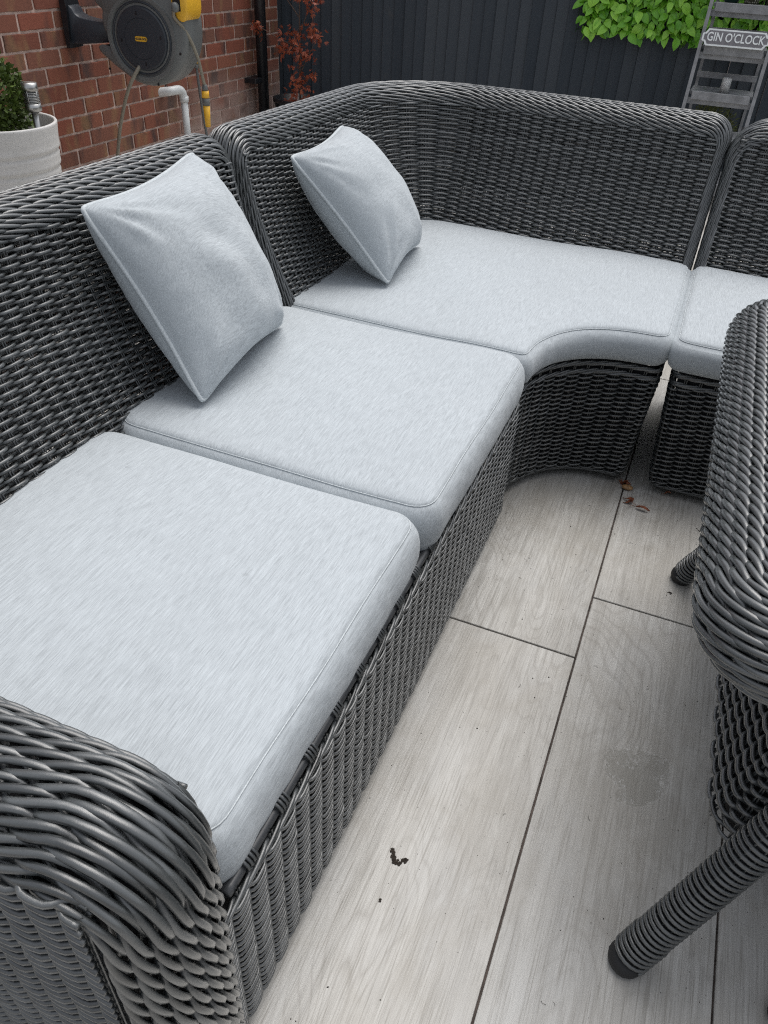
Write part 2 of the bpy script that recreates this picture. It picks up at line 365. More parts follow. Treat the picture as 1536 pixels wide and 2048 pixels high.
PITCH = .0358
def weave_rows(acc, S, u0, u1, vs, p=PITCH, r=.0028, amp=.0060, samples=8, sides=6, mode='plain', tilt=0.0, par0=0, flat=1.15):
    for i, v in enumerate(vs):
        u = np.arange(u0, u1 + 1e-6, p / samples)
        if u1 - u[-1] > p / samples * .3: u = np.append(u, u1)
        tone = float(np.clip(rng.normal(.5, .30), 0, 1)); k = i + par0
        jit = np.interp(u / p, np.arange(-3, u1 / p + 4), rng.normal(0, 1, int(u1 / p + 7) + 1)[:len(np.arange(-3, u1 / p + 4))])
        if mode == 'plain':
            ph = u / p + k; sn = np.sin(math.pi * ph)
            d = amp * np.tanh(2.0 * sn) / math.tanh(2.0) * (1 + .07 * jit)
            fr = (ph % 1.0) - .5; over = sn * np.sign(np.cos(0)) ; vo = -tilt * fr * 2 * np.where(sn > 0, 1, -1)
            vo = tilt * np.cos(math.pi * ph) + .0005 * jit
            rr = r * (1 + .06 * jit)
        else:   # waling: three strands to a row, each over two stakes and behind one
            r0 = rng.uniform(0, 1) * .35
            for m_ in range(3):
                ph = ((u / p + k * .5 + m_ + r0) / 3.0) % 1.0; o = ph < .72
                d = np.where(o, amp * (np.abs(np.sin(math.pi * np.clip(ph / .72, 0, 1))) ** .7) , -amp * .9 * np.abs(np.sin(math.pi * np.clip((ph - .72) / .28, 0, 1))) ** .8)
                q = np.clip(ph / .72, 0, 1); q = q * q * (3 - 2 * q) * .5 + q * .5
                vo = np.where(o, tilt * (1 - 2 * q), tilt * (-1 + 2 * (ph - .72) / .28)) + .0005 * jit
                rr = r * (1 + .05 * jit); tone = float(np.clip(rng.normal(.5, .30), 0, 1))
                P, N = S(u, np.full_like(u, v) + vo)
                tube(acc, P + N * d[:, None], N, rr * flat, rr, sides, tone)
            continue
        P, N = S(u, np.full_like(u, v) + vo)
        tube(acc, P + N * d[:, None], N, rr * flat, rr, sides, tone)
def stakes(acc, S, u0, u1, v0, v1, p=PITCH, nv=24, r=.0018, gap=.0024):
    k0 = math.ceil(u0 / p - .5); k = k0
    while (k + .5) * p < u1:
        for sg in (-1, 1):
            v = np.linspace(v0, v1, nv); u = np.full(nv, (k + .5) * p + sg * gap)
            P, N = S(u, v); tube(acc, P, N, r, r, 4, .25, caps=False)
        k += 1
def sheet(acc, S, u0, u1, v0, v1, nu, nv, off):
    u, v = np.meshgrid(np.linspace(u0, u1, nu), np.linspace(v0, v1, nv), indexing='ij'); P, N = S(u.ravel(), v.ravel()); V = P + N * off
    i = np.arange(nu - 1)[:, None] * nv; j = np.arange(nv - 1)[None]
    acc.add(V, np.stack([i + j, i + j + 1, i + nv + j + 1, i + nv + j], -1).reshape(-1, 4))

def recline(z):
    q = np.clip(z - .444, -.12, .5); return .55 * q - .62 * q * q * np.sign(np.maximum(q, 0) + 1e-9)
def back_panel(root, plan, ztop, z0=.30, t=.10, off=recline, s0=0, s1=None, hi=True, rp=.035, row=.0064, roll_rows=None, name='backrest', roll_r=.0027, roll_amp=.0052, roll_tilt=.0062, plo=None, flip=1, hi_outer=False, z0roll=None, roll_v0=.1, endr=None):
    s1 = plan.L if s1 is None else s1; r = t / 2; er = r if endr is None else endr; z0roll = z0 if z0roll is None else z0roll
    def inner(u, v): p, n = plan.at(u); q = p + n * off(v)[..., None]; return np.concatenate([q, v[..., None]], -1)
    def outer(u, v): p, n = plan.at(u); q = p + n * (off(v) + t)[..., None]; return np.concatenate([q, v[..., None]], -1)
    Sin = fdsurf(inner, 1); Sout = fdsurf(outer, 1)
    def orient(S, sg):
        def f(u, v):
            P, N = S(u, v); p, n = plan.at(u); ref = np.concatenate([n, np.zeros_like(n[..., :1])], -1) * sg
            return P, N * np.sign((N * ref).sum(-1, keepdims=True))
        return f
    Sin = orient(Sin, -1); Sout = orient(Sout, 1)
    ze = ztop - r - .002
    a = Acc(); vs = np.arange(z0, ze + .012, row)
    weave_rows(a, Sin, s0 + er * .8, s1 - er * .8, vs, tilt=.0004, r=.0026, amp=.0064); stakes(a, Sin, s0 + er * .8, s1 - er * .8, z0, ze + .02)
    world_child('front_weave', a.mesh('front_weave', M_RAT), root, kind='stuff')
    a = Acc(); vs = np.arange(z0, ze + (.030 if hi_outer else .014), row if hi_outer else .0074)
    weave_rows(a, Sout, s0 + er * .8, s1 - er * .8, vs, samples=7 if hi_outer else 4, sides=6 if hi_outer else 4, r=.0031 if hi_outer else .0044, amp=.0068 if hi_outer else .006); stakes(a, Sout, s0 + er * .8, s1 - er * .8, z0, ze + .02, nv=10)
    world_child('rear_weave', a.mesh('rear_weave', M_RAT), root, kind='stuff')
    # border roll along an inverted-U path in (s,z)
    zt = ztop - r
    U = Plan([(s0 + er, z0roll), (s0 + er, zt), (s1 - er, zt), (s1 - er, z0roll)], [0, rp, rp, 0])
    def roll(u, v, rad=r):
        q, D = U.at(u); s, z = q[..., 0], q[..., 1]
        p, n = plan.at(s); c = np.concatenate([p + n * (off(z) + t / 2)[..., None], z[..., None]], -1)
        e = 1e-3; p2, n2 = plan.at(s + e); p1, n1 = plan.at(s - e)
        ds = np.concatenate([(p2 + n2 * (off(z) + t / 2)[..., None]) - (p1 + n1 * (off(z) + t / 2)[..., None]), np.zeros_like(s)[..., None]], -1) / (2 * e)
        do = (off(z + e) - off(z - e)) / (2 * e); dz = np.concatenate([n * do[..., None], np.ones_like(s)[..., None]], -1)
        D3 = nrm(nrm(ds) * D[..., :1] + dz * D[..., 1:2]); n3 = nrm(np.cross(ds, dz)); n3 *= np.sign((n3[..., :2] * n).sum(-1))[..., None]
        phi = (v / rad)[..., None]; N = -n3 * np.cos(phi) + D3 * np.sin(phi); rD = er + (rad - er) * np.abs(D[..., 1:2])
        P = c + (-n3 * np.cos(phi)) * rad + D3 * np.sin(phi) * rD
        N = nrm(-n3 * np.cos(phi) * rD + D3 * np.sin(phi) * rad); return P, N
    a = Acc(); n = roll_rows or int(math.pi * r / .0125) + 1
    weave_rows(a, roll, 0, U.L, np.linspace(roll_v0 * r, (math.pi - roll_v0) * r, n), p=plo or PITCH * .9, r=roll_r, amp=roll_amp, samples=5, sides=6 if hi else 4, mode='wale', tilt=roll_tilt * flip, flat=1.2)
    world_child('braided_border', a.mesh('braided_border', M_RAT), root, kind='stuff')
    a = Acc(); sheet(a, lambda u, v: roll(u, v), 0, U.L, -.1 * r, (math.pi + .1) * r, int(U.L / .02), 14, -.0075)  # added black shell under the braid, stops light showing through its gaps
    world_child('border_blocker', a.mesh('border_blocker', M_CORE), root)
def skirt(root, plan, z0, z1, warp=None, row=.0068, braid=3, inset=.0):
    def f(u, v):
        p, n = plan.at(u); o = np.where(v < z0 + .03, -(.012) * ((z0 + .03 - v) / .03) ** 2, 0); q = p + n * o[..., None]; P = np.concatenate([q, v[..., None]], -1)
        return warp(P) if warp else P
    S0 = fdsurf(f, 1)
    def S(u, v):
        P, N = S0(u, v); p, n = plan.at(u); return P, N * np.sign((N[..., :2] * n).sum(-1, keepdims=True))
    a = Acc(); zb = z1 - .0075 * braid; vs = np.arange(z0 + .016, zb, row)
    weave_rows(a, S, 0, plan.L, vs, tilt=.0012, amp=.0066, r=.0023); stakes(a, S, 0, plan.L, z0, z1)
    world_child('woven_skirt', a.mesh('woven_skirt', M_RAT), root, kind='stuff')
    a = Acc(); weave_rows(a, S, 0, plan.L, [z0 + .005], mode='wale', tilt=.004, r=.003, amp=.0035, samples=5)
    weave_rows(a, S, 0, plan.L, np.linspace(zb, z1, max(1, round(braid * .65))), mode='wale', tilt=.0044, r=.003, amp=.0035, samples=5)
    world_child('braided_edge', a.mesh('braided_edge', M_RAT), root, kind='stuff')
    a = Acc(); sheet(a, S, 0, plan.L, z0, z1 + .006, int(plan.L / .006), 8, -.0110); world_child('weave_blocker', a.mesh('weave_blocker', M_CORE), root)  # black sheet added behind the weave so no lit floor shows through
    return S
def seat_frame(root, plan, z, ins=.012):
    """square rail under the cushion with rattan ties"""
    a = Acc(); u = np.arange(0, plan.L, .01); p, n = plan.at(u)
    for k, (o, zz) in enumerate(((-ins, z), (-ins - .022, z + .006))):
        P = np.concatenate([p + n * o, np.full((len(u), 1), zz)], -1); tube(a, P, None, .0080, .0070, 6, .15)
    world_child('seat_rail', a.mesh('seat_rail', M_FRAME), root)
    a = Acc(); q = .05
    while q < plan.L - .02:
        for w in range(4):
            uu = np.full(18, q + w * .0058); p, n = plan.at(uu); th = np.linspace(0, 2 * math.pi, 18)
            P = np.concatenate([p + n * (-ins - .011 + .022 * np.cos(th))[:, None], (z + .003 + .012 * np.sin(th))[:, None]], -1)
            T = nrm(np.gradient(P, axis=0)); tube(a, P, np.cross(T, np.array([n[0][1], -n[0][0], 0.])), .0024, .0026, 5, .2, caps=False)
        q += .074
    world_child('rail_ties', a.mesh('rail_ties', M_RAT), root, kind='stuff')

# ------------------------------------------------------------------ the setting: tiled patio
g = Acc(); box(g, -60, 60, -60, 60, -.12, -.006); ground = obj('patio_floor', g.mesh('patio_floor', M_GROUT, False), kind='structure')
TW, TL = .3052, 1.2
tile_me = bmesh_box(-TW / 2 + .0019, TW / 2 - .0019, -TL / 2 + .0022, TL / 2 - .0022, -.02, 0, M_TILE, .0009, 'tile')
joint = {-1: 1.148, 0: 1.347}
for c in range(-10, 7):
    cx = .012 + TW * (c + .5); j = joint.get(c, 1.148 + ((c * 7) % 6) * .2 + .1)
    y0 = j - TL * math.ceil((j + .6) / TL)
    k = 0
    while y0 + TL * k < 5.6:
        t = obj('tile', tile_me, ground); t.location = (cx, y0 + TL * (k + .5), 0); k += 1
        t.rotation_euler = (0, 0, math.pi if rnd.random() < .5 else 0)

# brick wall of the house
WX = -3.03
wall = empty('brick_wall', (WX, 4.2, 0), label='red brick house wall with pinkish mortar behind the grey hose reel', cat='wall')
a = Acc(); box(a, WX - .25, WX - .005, .6, 5.44, 0, 2.6); world_child('mortar', a.mesh('mortar', M_MORTAR, False), wall)
bricks = []
for v in range(5):
    a = Acc(); L, H = .1055, .0318
    n = 10; pts = []
    rr = random.Random(v)
    for (sx, sz, ex, ez) in ((-L, -H, L, -H), (L, -H, L, H), (L, H, -L, H), (-L, H, -L, -H)):
        m = 7 if sx != ex else 3
        for q in range(m): pts.append((sx + (ex - sx) * q / m + rr.uniform(-.0012, .0012), sz + (ez - sz) * q / m + rr.uniform(-.0012, .0012)))
    prism(a, pts, (-.02, 0, 0), (0, 1, 0), (0, 0, 1), (1, 0, 0), .021, .003); bricks.append(a.mesh('brick', M_BRICK, False))
rest = Acc()
for r in range(34):
    z = .075 * r + .0375 - .012; y = 5.435 - (.0 if r % 2 else .1125)
    if r % 2 == 0:
        hb = obj('brick', bricks[r % 5], wall); hb.location = (0, 5.435 - .052 - 4.2, z); hb.scale = (1, .46, 1)
        if z > 1.05: hb.location.x = 0
    while y > .75:
        yc = y - .1125; pr = (WX + rnd.uniform(-.001, .002), yc, z)
        if z < 1.04 and yc > 2.3:
            o = obj('brick', bricks[rnd.randrange(5)], wall); o.location = (pr[0] - WX, yc - 4.2, z); o.rotation_euler = (math.pi if rnd.random() < .5 else 0, 0, rnd.uniform(-.004, .004))
        else: box(rest, WX - .01, WX + .001, yc - .107, yc + .107, z - .0325, z + .0325)
        y -= .225
world_child('outlying_bricks', rest.mesh('outlying_bricks', M_BRICK, False), wall, kind='stuff')

# fence of vertical boards
FY = 5.56
fence = empty('board_fence', (-.6, FY, 0), label='charcoal painted fence of narrow vertical boards behind the corner sofa', cat='fence')
bms = []
for v in range(3):
    a = Acc(); w2 = .0383
    pts = [(-w2, .012), (-w2, .0), (w2, -.012 + .001 * v), (w2, .0)]
    V = [(x, y, z) for z in (0, .9, 1.85) for x, y in ((-w2, -.016), (w2 - .002, -.004), (w2, 0), (w2, .006), (-w2, .006))]
    F = [(r * 5 + q, r * 5 + (q + 1) % 5, (r + 1) * 5 + (q + 1) % 5, (r + 1) * 5 + q) for r in range(2) for q in range(5)]
    a.add(V, F); s = a.n - 15; a.F.append(np.array([[s + 10 + q for q in range(5)]])); bms.append(a.mesh('board', M_FENCE, False))
x = -3.4; i = 0
while x < 2.2:
    o = obj('board', bms[i % 3], fence); o.location = (x + .6, rnd.uniform(-.002, .002), rnd.uniform(0, .01)); o.rotation_euler = (0, rnd.uniform(-.002, .002), 0); x += .0766; i += 1
for z in (.35, 1.0, 1.6):
    o = obj('rail', bmesh_box(-2.8, 2.8, .03, .08, z - .04, z + .04, M_FENCE, .003, 'rail'), fence)

# ------------------------------------------------------------------ sofas
ZT = .807
sofaA = empty('rattan_sofa', (-.6, .85, 0), label='long grey rattan sofa with a braided arm, nearest the camera', cat='sofa')
planA = Plan([(-.868, .168), (-.868, 1.532)])
back_panel(sofaA, planA, ZT, endr=.020)
# arm: a thick braided roll running along X, bending down at the front
planArm = Plan([(-.95, .288), (-.232, .288)])
def noff(z): return np.zeros_like(z)
armP = Plan([(-.232, .288), (-.96, .288)])   # left normal of -X is -Y : outward, away from the seat
back_panel(sofaA, armP, .622, z0=.03, t=.122, off=noff, rp=.03, roll_rows=9, roll_r=.0033, roll_amp=.0068, roll_tilt=.0082, plo=.031, roll_v0=.45, row=.0066, hi_outer=True, flip=-1)
skA = Plan([(-.90, 1.532), (-.262, 1.532), (-.262, .28)], [0, .014, 0])
skirt(sofaA, skA, .018, .351, row=.0066, braid=2)
frA = Plan([(-.262, 1.52), (-.262, .30)]); seat_frame(sofaA, frA, .350, ins=.009)
a = Acc(); box(a, -.88, -.30, .30, 1.49, .03, .338); world_child('deck_blocker', a.mesh('deck_blocker', M_CORE, False), sofaA)  # seat deck carried down near the floor as an added see-through block

corner = empty('corner_sofa', (-.4, 2.0, 0), label='curved corner section of the grey rattan sofa, below the fence', cat='sofa')
planC = Plan([(-.868, 1.556), (-.868, 2.392), (.018, 2.392)], [0, .13, 0])
back_panel(corner, planC, ZT, flip=1, endr=.020)
def warpC(P):
    w_ = np.clip((P[..., 0] + .25) / .25, 0, 1); P = P.copy(); P[..., 0] -= .075 * np.clip(.36 - P[..., 2], 0, 1) * w_; return P
skC = Plan([(.018, 2.40), (.018, 1.832), (-.284, 1.832), (-.284, 1.560), (-.50, 1.560)], [0, .02, .255, .008, 0])
skirt(corner, skC, .018, .345, warp=warpC, row=.0068, braid=3)
seat_frame(corner, Plan([(.0, 2.38), (.0, 1.85), (-.30, 1.85), (-.30, 1.575)], [0, .02, .255, 0]), .350)
a = Acc(); box(a, -.88, -.325, 1.60, 2.38, .03, .352); box(a, -.324, -.040, 1.875, 2.38, .03, .352); world_child('deck_blocker', a.mesh('deck_blocker', M_CORE, False), corner)  # deck boxes deepened to hide the lit floor behind the skirt

right = empty('rattan_sofa', (.4, 2.1, 0), label='grey rattan sofa section at the right edge, right of the corner section', cat='sofa')
planR = Plan([(.036, 2.392), (.72, 2.392)])
back_panel(right, planR, ZT + .003, rp=.075, flip=1, endr=.022)
def warpR(P):
    w_ = np.clip((.3 - P[..., 0]) / .25, 0, 1); P = P.copy(); P[..., 0] += .075 * np.clip(.36 - P[..., 2], 0, 1) * w_; return P
skirt(right, Plan([(.72, 2.40), (.72, 1.832), (.048, 1.832), (.048, 2.40)], [0, .02, .022, 0]), .018, .345, warp=warpR, braid=3)
a = Acc(); box(a, .105, .69, 1.875, 2.38, .03, .352); world_child('deck_blocker', a.mesh('deck_blocker', M_CORE, False), right)  # deeper than a deck: dark fill added behind the woven base
for root, pts in ((sofaA, [(-.30, .30), (-.85, .30), (-.85, 1.48), (-.30, 1.48)]), (corner, [(-.32, 1.62), (-.83, 1.62), (-.80, 2.33), (-.04, 1.90), (-.04, 2.33)]), (right, [(.12, 1.9), (.66, 1.9), (.12, 2.33), (.66, 2.33)])):
    for (x, y) in pts:
        a = Acc(); lathe(a, [(.0, 0), (.02, 0), (.022, .004), (.02, .03), (.0, .03)], 16, (x, y, 0)); world_child('foot', a.mesh('foot', M_RUBBER), root)

# ------------------------------------------------------------------ cushions
def cushion(name, pts, radii, zb, zt, label, seed=0, wrinkle=.0015, ctr=None, tuft=None, mat=None, dz=0.0):
    pl = Plan(pts, radii, closed=True, step=.012); u = np.linspace(0, pl.L, int(pl.L / .011), endpoint=False); p, n = pl.at(u)
    area = .5 * np.sum(p[:, 0] * np.roll(p[:, 1], -1) - np.roll(p[:, 0], -1) * p[:, 1]); out = -n if area > 0 else n
    c = np.array(ctr if ctr else p.mean(0)); h = zt - zb
    prof = [(.020, zb), (.014, zb), (.006, zb + .004), (-.003, zb + .012), (-.007, zb + .26 * h), (-.010, zb + .45 * h), (-.009, zb + .62 * h), (-.005, zb + .80 * h), (.0005, zt - .013), (.0045, zt - .0085), (.0072, zt - .0070), (.0082, zt - .0042), (.012, zt - .0008), (.020, zt + .0018), (.034, zt + .0036)]
    V = []; m = len(u)
    for k, (d, z) in enumerate(prof):
        q = p - out * d; t_ = (z - zb) / h
        for _ in range(int(max(0, d - .010) * 900)): q = .25 * np.roll(q, 1, 0) + .5 * q + .25 * np.roll(q, -1, 0)
        side = math.exp(-((t_ - .5) / .35) ** 2)
        for i in range(m):
            nz = noise.noise(Vector((p[i][0] * 5 + seed, p[i][1] * 5, z * 6))) * .004
            s_ = min(u[i], pl.L - u[i]); wr = noise.noise(Vector((s_ * 34 + seed * 9, z * 7, seed))) * wrinkle * (1.0 if k < 9 else .0)
            fold = max(0, noise.noise(Vector((s_ * 3 + seed, 0, 7.7)))) * noise.noise(Vector((s_ * 70 + z * 22, z * 10, seed))) * .007 * side
            q2 = q[i] + out[i] * ((nz + wr + fold) if 3 <= k else 0)
            V.append((q2[0], q2[1], z + (noise.noise(Vector((q2[0] * 4, q2[1] * 4, seed))) * .006 if k > 7 else 0)))
    fr = np.linspace(0, 1, 26)[1:]; base = q.copy(); zc = zt + .0036
    for f in fr:
        q = c + (base - c) * (1 - f)
        for i in range(m):
            x, y = q[i]; z = zc + .008 * (1 - (1 - f) ** 3) + noise.noise(Vector((x * 4, y * 4, seed))) * .006 + noise.noise(Vector((x * 11, y * 9, seed + 3))) * .0022 * f
            V.append((x, y, z))
    nr = len(prof) + len(fr); F = []
    ii = np.arange(nr - 1)[:, None] * m; jj = np.arange(m)[None]; j2 = (jj + 1) % m
    F = np.stack([ii + jj, ii + j2, ii + m + j2, ii + m + jj], -1).reshape(-1, 4)
    if area < 0: F = F[:, ::-1]
    a = Acc(); V = np.array(V); a.add(V, F); s = 0; a.F.append(np.array([list(range(m))[::-1] if area > 0 else list(range(m))]))
    o = obj(name, a.mesh(name, mat or M_FAB), label=label, cat='seat cushion')
    b = Acc(); ring = V[10 * m:11 * m]; ring = np.concatenate([ring, ring[:2]]); tube(b, ring + [0, 0, .0012], None, .0009, .0009, 6, .5, caps=False)
    obj('seam', b.mesh('seam', M_PIPE), o)
    return o
cushion('seat_cushion', [(-.272, .300), (-.272, .903), (-.885, .903), (-.885, .300)], [.045, .042, .045, .04], .343, .448, 'pale grey-blue seat cushion nearest the camera, behind the braided arm', 1, .002)
cushion('seat_cushion', [(-.262, .917), (-.262, 1.542), (-.885, 1.542), (-.885, .917)], [.042, .045, .045, .045], .343, .448, 'pale grey-blue seat cushion under the first throw pillow, middle of the row', 2)
cushion('seat_cushion', [(-.262, 1.556), (-.262, 1.815), (.022, 1.815), (.022, 2.405), (-.885, 2.405), (-.885, 1.556)], [.026, .228, .035, .035, .13, .035], .357, .444, 'curved pale grey-blue corner seat cushion with a scooped front edge', 3, .002, ctr=(-.40, 2.05))
cushion('seat_cushion', [(.030, 1.815), (.70, 1.815), (.70, 2.405), (.030, 2.405)], [.03, .03, .03, .03], .357, .444, 'pale grey-blue seat cushion at the right edge, right of the curved one', 4, ctr=(.36, 2.1))

# ------------------------------------------------------------------ throw pillows
def pillow(bl, br, tl, tr, T, label, seed, pull=.09, mat=None):
    bl, br, tl, tr = (np.array(q, float) for q in (bl, br, tl, tr)); n = 56
    g_ = np.linspace(-1, 1, n); g_ = np.sign(g_) * (1 - (1 - np.abs(g_)) ** 1.35)
    uu, vv = np.meshgrid(g_, g_, indexing='ij')
    nn = np.cross(br - bl, tl - bl); nn /= np.linalg.norm(nn)
    U = uu * (1 - pull * (1 - vv ** 2) ** 1.0 * np.abs(uu) ** 3); Vv = vv * (1 - pull * (1 - uu ** 2) * np.abs(vv) ** 3)
    cf = 1.03 - .036 * (np.abs(uu) * np.abs(vv)) ** 9; U = U * cf; Vv = Vv * cf
    def bil(a, b): a = (a + 1) / 2; b = (b + 1) / 2; return (1 - a)[..., None] * (1 - b)[..., None] * bl + a[..., None] * (1 - b)[..., None] * br + (1 - a)[..., None] * b[..., None] * tl + a[..., None] * b[..., None] * tr
    mid = bil(U, Vv); h = T * np.clip((1 - uu ** 2), 0, 1) ** .46 * np.clip((1 - vv ** 2), 0, 1) ** .46
    wr = np.zeros_like(h)
    for i in range(n):
        for j in range(n):
            x, y = uu[i, j], vv[i, j]; s = 0
            for cx, cy in ((-1, -1), (1, -1), (-1, 1), (1, 1)):
                dx, dy = x - cx, y - cy; d = math.hypot(dx, dy); a_ = math.atan2(dy, dx); s += math.exp(-(d / .55) ** 2) * noise.noise(Vector((a_ * 5 + cx * 3 + seed, d * 1.2, cy * 4))) * min(1, d * 4)
            e = min(1 - abs(x), 1 - abs(y)); t_ = y if abs(x) > abs(y) else x
            s2 = math.exp(-(e / .22) ** 2) * min(1, e * 12) * noise.noise(Vector((t_ * 11 + seed, (1 if x > 0 else 2), 5.5 + seed)))
            wr[i, j] = s * .020 * min(1, e * 4.5) + s2 * .003 * min(1, e * 9) + noise.noise(Vector((x * 2.2 + y * .8, y * 2.2, seed + 9))) * .014 * (1 - x * x) * (1 - y * y)
    wr *= np.clip(h / (.45 * T), 0, 1)
    idx = np.arange(n * n).reshape(n, n); F = np.stack([idx[:-1, :-1], idx[1:, :-1], idx[1:, 1:], idx[:-1, 1:]], -1).reshape(-1, 4)
    a = Acc(); a.add((mid + nn * (h + wr * np.sign(h + 1e-9))[..., None]).reshape(-1, 3), F); a.add((mid - nn * (h * .85 + .6 * wr)[..., None]).reshape(-1, 3), F[:, ::-1])
    o = obj('throw_pillow', a.mesh('throw_pillow', mat or M_FABP), label=label, cat='pillow')
    edge = np.concatenate([mid[:-1, 0], mid[-1, :-1], mid[::-1, -1][:-1], mid[0, ::-1]]); edge = np.concatenate([edge, edge[1:3]])
    k = np.array([.25, .5, .25]); e2 = edge.copy()
    for _ in range(2): e2[1:-1] = k[0] * e2[:-2] + k[1] * e2[1:-1] + k[2] * e2[2:]
    b = Acc(); tube(b, e2, np.tile(nn, (len(e2), 1)), .0044, .0044, 8, .5, caps=False); obj('piping', b.mesh('piping', M_PIPE), o)
    return o
pillow((-.752, 1.018, .470), (-.793, 1.398, .472), (-.935, 1.002, .788), (-.955, 1.352, .806), .104, 'square grey pillow on the middle cushion, leaning on the long sofa back', 1)
pillow((-.682, 1.745, .468), (-.722, 2.088, .470), (-.912, 1.680, .744), (-.940, 2.020, .755), .104, 'square grey pillow tilted in the corner section, farther from the camera', 5)

# ------------------------------------------------------------------ rattan table at the right
table = empty('rattan_table', (.62, 1.1, 0), label='round-edged rattan table with splayed wrapped legs at the right edge', cat='table')
tr_ = .05; tp = Plan([(.166, .652), (.166, 1.575), (1.15, 1.575), (1.15, .652)], [.055, .085, .085, .055], closed=True)
def troll(u, v, r=tr_):
    p, n = tp.at(u); phi = (v / r)[..., None]; n3 = np.concatenate([n, np.zeros_like(n[..., :1])], -1); up = np.array([0, 0, 1.])
    N = n3 * np.cos(phi) + up * np.sin(phi); c = np.concatenate([p, np.full(p.shape[:-1] + (1,), .605)], -1); return c + r * N, N
a = Acc(); nr = 15; per = round(tp.L / .023 / 3) * 3; pp = tp.L / per
weave_rows(a, troll, 0, tp.L, np.linspace(-.75 * tr_, (math.pi + .35) * tr_, nr), p=pp, r=.0035, amp=.0058, samples=7, sides=8, mode='wale', tilt=.0078, flat=1.15)
world_child('braided_rim', a.mesh('braided_rim', M_RAT), table, kind='stuff')
a = Acc(); sheet(a, troll, 0, tp.L, -.6 * tr_, (math.pi + .3) * tr_, 200, 14, -.010); world_child('rim_blocker', a.mesh('rim_blocker', M_CORE), table)  # unseen black shell added inside the rim to close see-through gaps
world_child('glass_top', bmesh_box(.19, 1.105, .70, 1.505, .636, .642, M_GLASS, .001, 'glass_top'), table)
ap = Plan([(.250, .705), (.250, 1.50), (1.05, 1.50), (1.05, .705)], [.04] * 4, closed=True)
def apr(u, v): p, n = ap.at(u); k = (v - .25) * .26; q = p - n * k[..., None]; return np.concatenate([q, v[..., None]], -1)
Sap = fdsurf(apr, 1)
def Sap2(u, v):
    P, N = Sap(u, v); p, n = ap.at(u); return P, N * np.sign((N[..., :2] * n).sum(-1, keepdims=True))
a = Acc(); per = round(ap.L / PITCH / 2) * 2; weave_rows(a, Sap2, 0, ap.L, np.arange(.215, .58, .0085), p=ap.L / per, r=.0034, amp=.005); stakes(a, Sap2, 0, ap.L, .21, .59, p=ap.L / per)
world_child('woven_apron', a.mesh('woven_apron', M_RAT), table, kind='stuff')
a = Acc(); sheet(a, Sap2, 0, ap.L, .21, .59, 120, 4, -.018); world_child('apron_blocker', a.mesh('apron_blocker', M_CORE), table)  # black sheet added inside the apron, closes its weave gaps
def wrapped_leg(root, foot, top, r=.0245):
    foot, top = np.array(foot, float), np.array(top, float); L = np.linalg.norm(top - foot); d = (top - foot) / L
    e1 = nrm(np.cross(d, [0, 0, 1.])); e2 = np.cross(d, e1)
    a = Acc(); tube(a, [foot + d * .02, top], None, r - .003, None, 12, .2); leg = world_child('leg', a.mesh('leg', M_CORE), root)
    a = Acc(); turns = int((L - .03) / .0100); th = np.linspace(0, 2 * math.pi * turns, turns * 18)
    s = .019 + (L - .019) * th / th[-1]; rad = r + .0015 * (s < .075)
    P = foot + d * s[:, None] + (e1 * np.cos(th)[:, None] + e2 * np.sin(th)[:, None]) * rad[:, None]
    N = e1 * np.cos(th)[:, None] + e2 * np.sin(th)[:, None]; jt = np.interp(th, np.arange(0, th[-1] + 9, 3.1), rng.normal(0, .0007, len(np.arange(0, th[-1] + 9, 3.1)))); tube(a, P + d * jt[:, None], N, .0033, .0028, 8, .5)
    w_ = obj('wrapping', a.mesh('wrapping', M_RAT), leg)
    a = Acc()
    for k in range(10):
        th_ = k * 2 * math.pi / 10; q = (e1 * math.cos(th_) + e2 * math.sin(th_)) * (r - .0025); tube(a, [foot + d * .03 + q, top + q], None, .0016, None, 4, .2)
    obj('core_canes', a.mesh('core_canes', M_RAT), leg, kind='stuff')
    a = Acc(); prof = [(0, -.010), (.5, -.008), (.85, -.002), (1.02, .007), (1.03, .014), (.96, .022), (.6, .024), (0, .024)]
    n_ = 16
    for i, (rr, h) in enumerate(prof): pass
    V = []; 
    for rr, h in prof: V += [foot + d * (h - .004) + (e1 * math.cos(q * 2 * math.pi / n_) + e2 * math.sin(q * 2 * math.pi / n_)) * rr * (r + .001) for q in range(n_)]
    F = [(i * n_ + q, i * n_ + (q + 1) % n_, (i + 1) * n_ + (q + 1) % n_, (i + 1) * n_ + q) for i in range(len(prof) - 1) for q in range(n_)]
    V = np.array(V); V[:, 2] = np.maximum(V[:, 2], .0005); a.add(V, F); obj('rubber_foot', a.mesh('rubber_foot', M_RUBBER), leg)
for (fx, fy, tx, ty) in ((.190, .590, .365, .705), (.190, 1.50, .365, 1.34), (1.10, .59, .93, .705), (1.10, 1.50, .93, 1.34)):
    wrapped_leg(table, (fx, fy, .006), (tx, ty, .56))

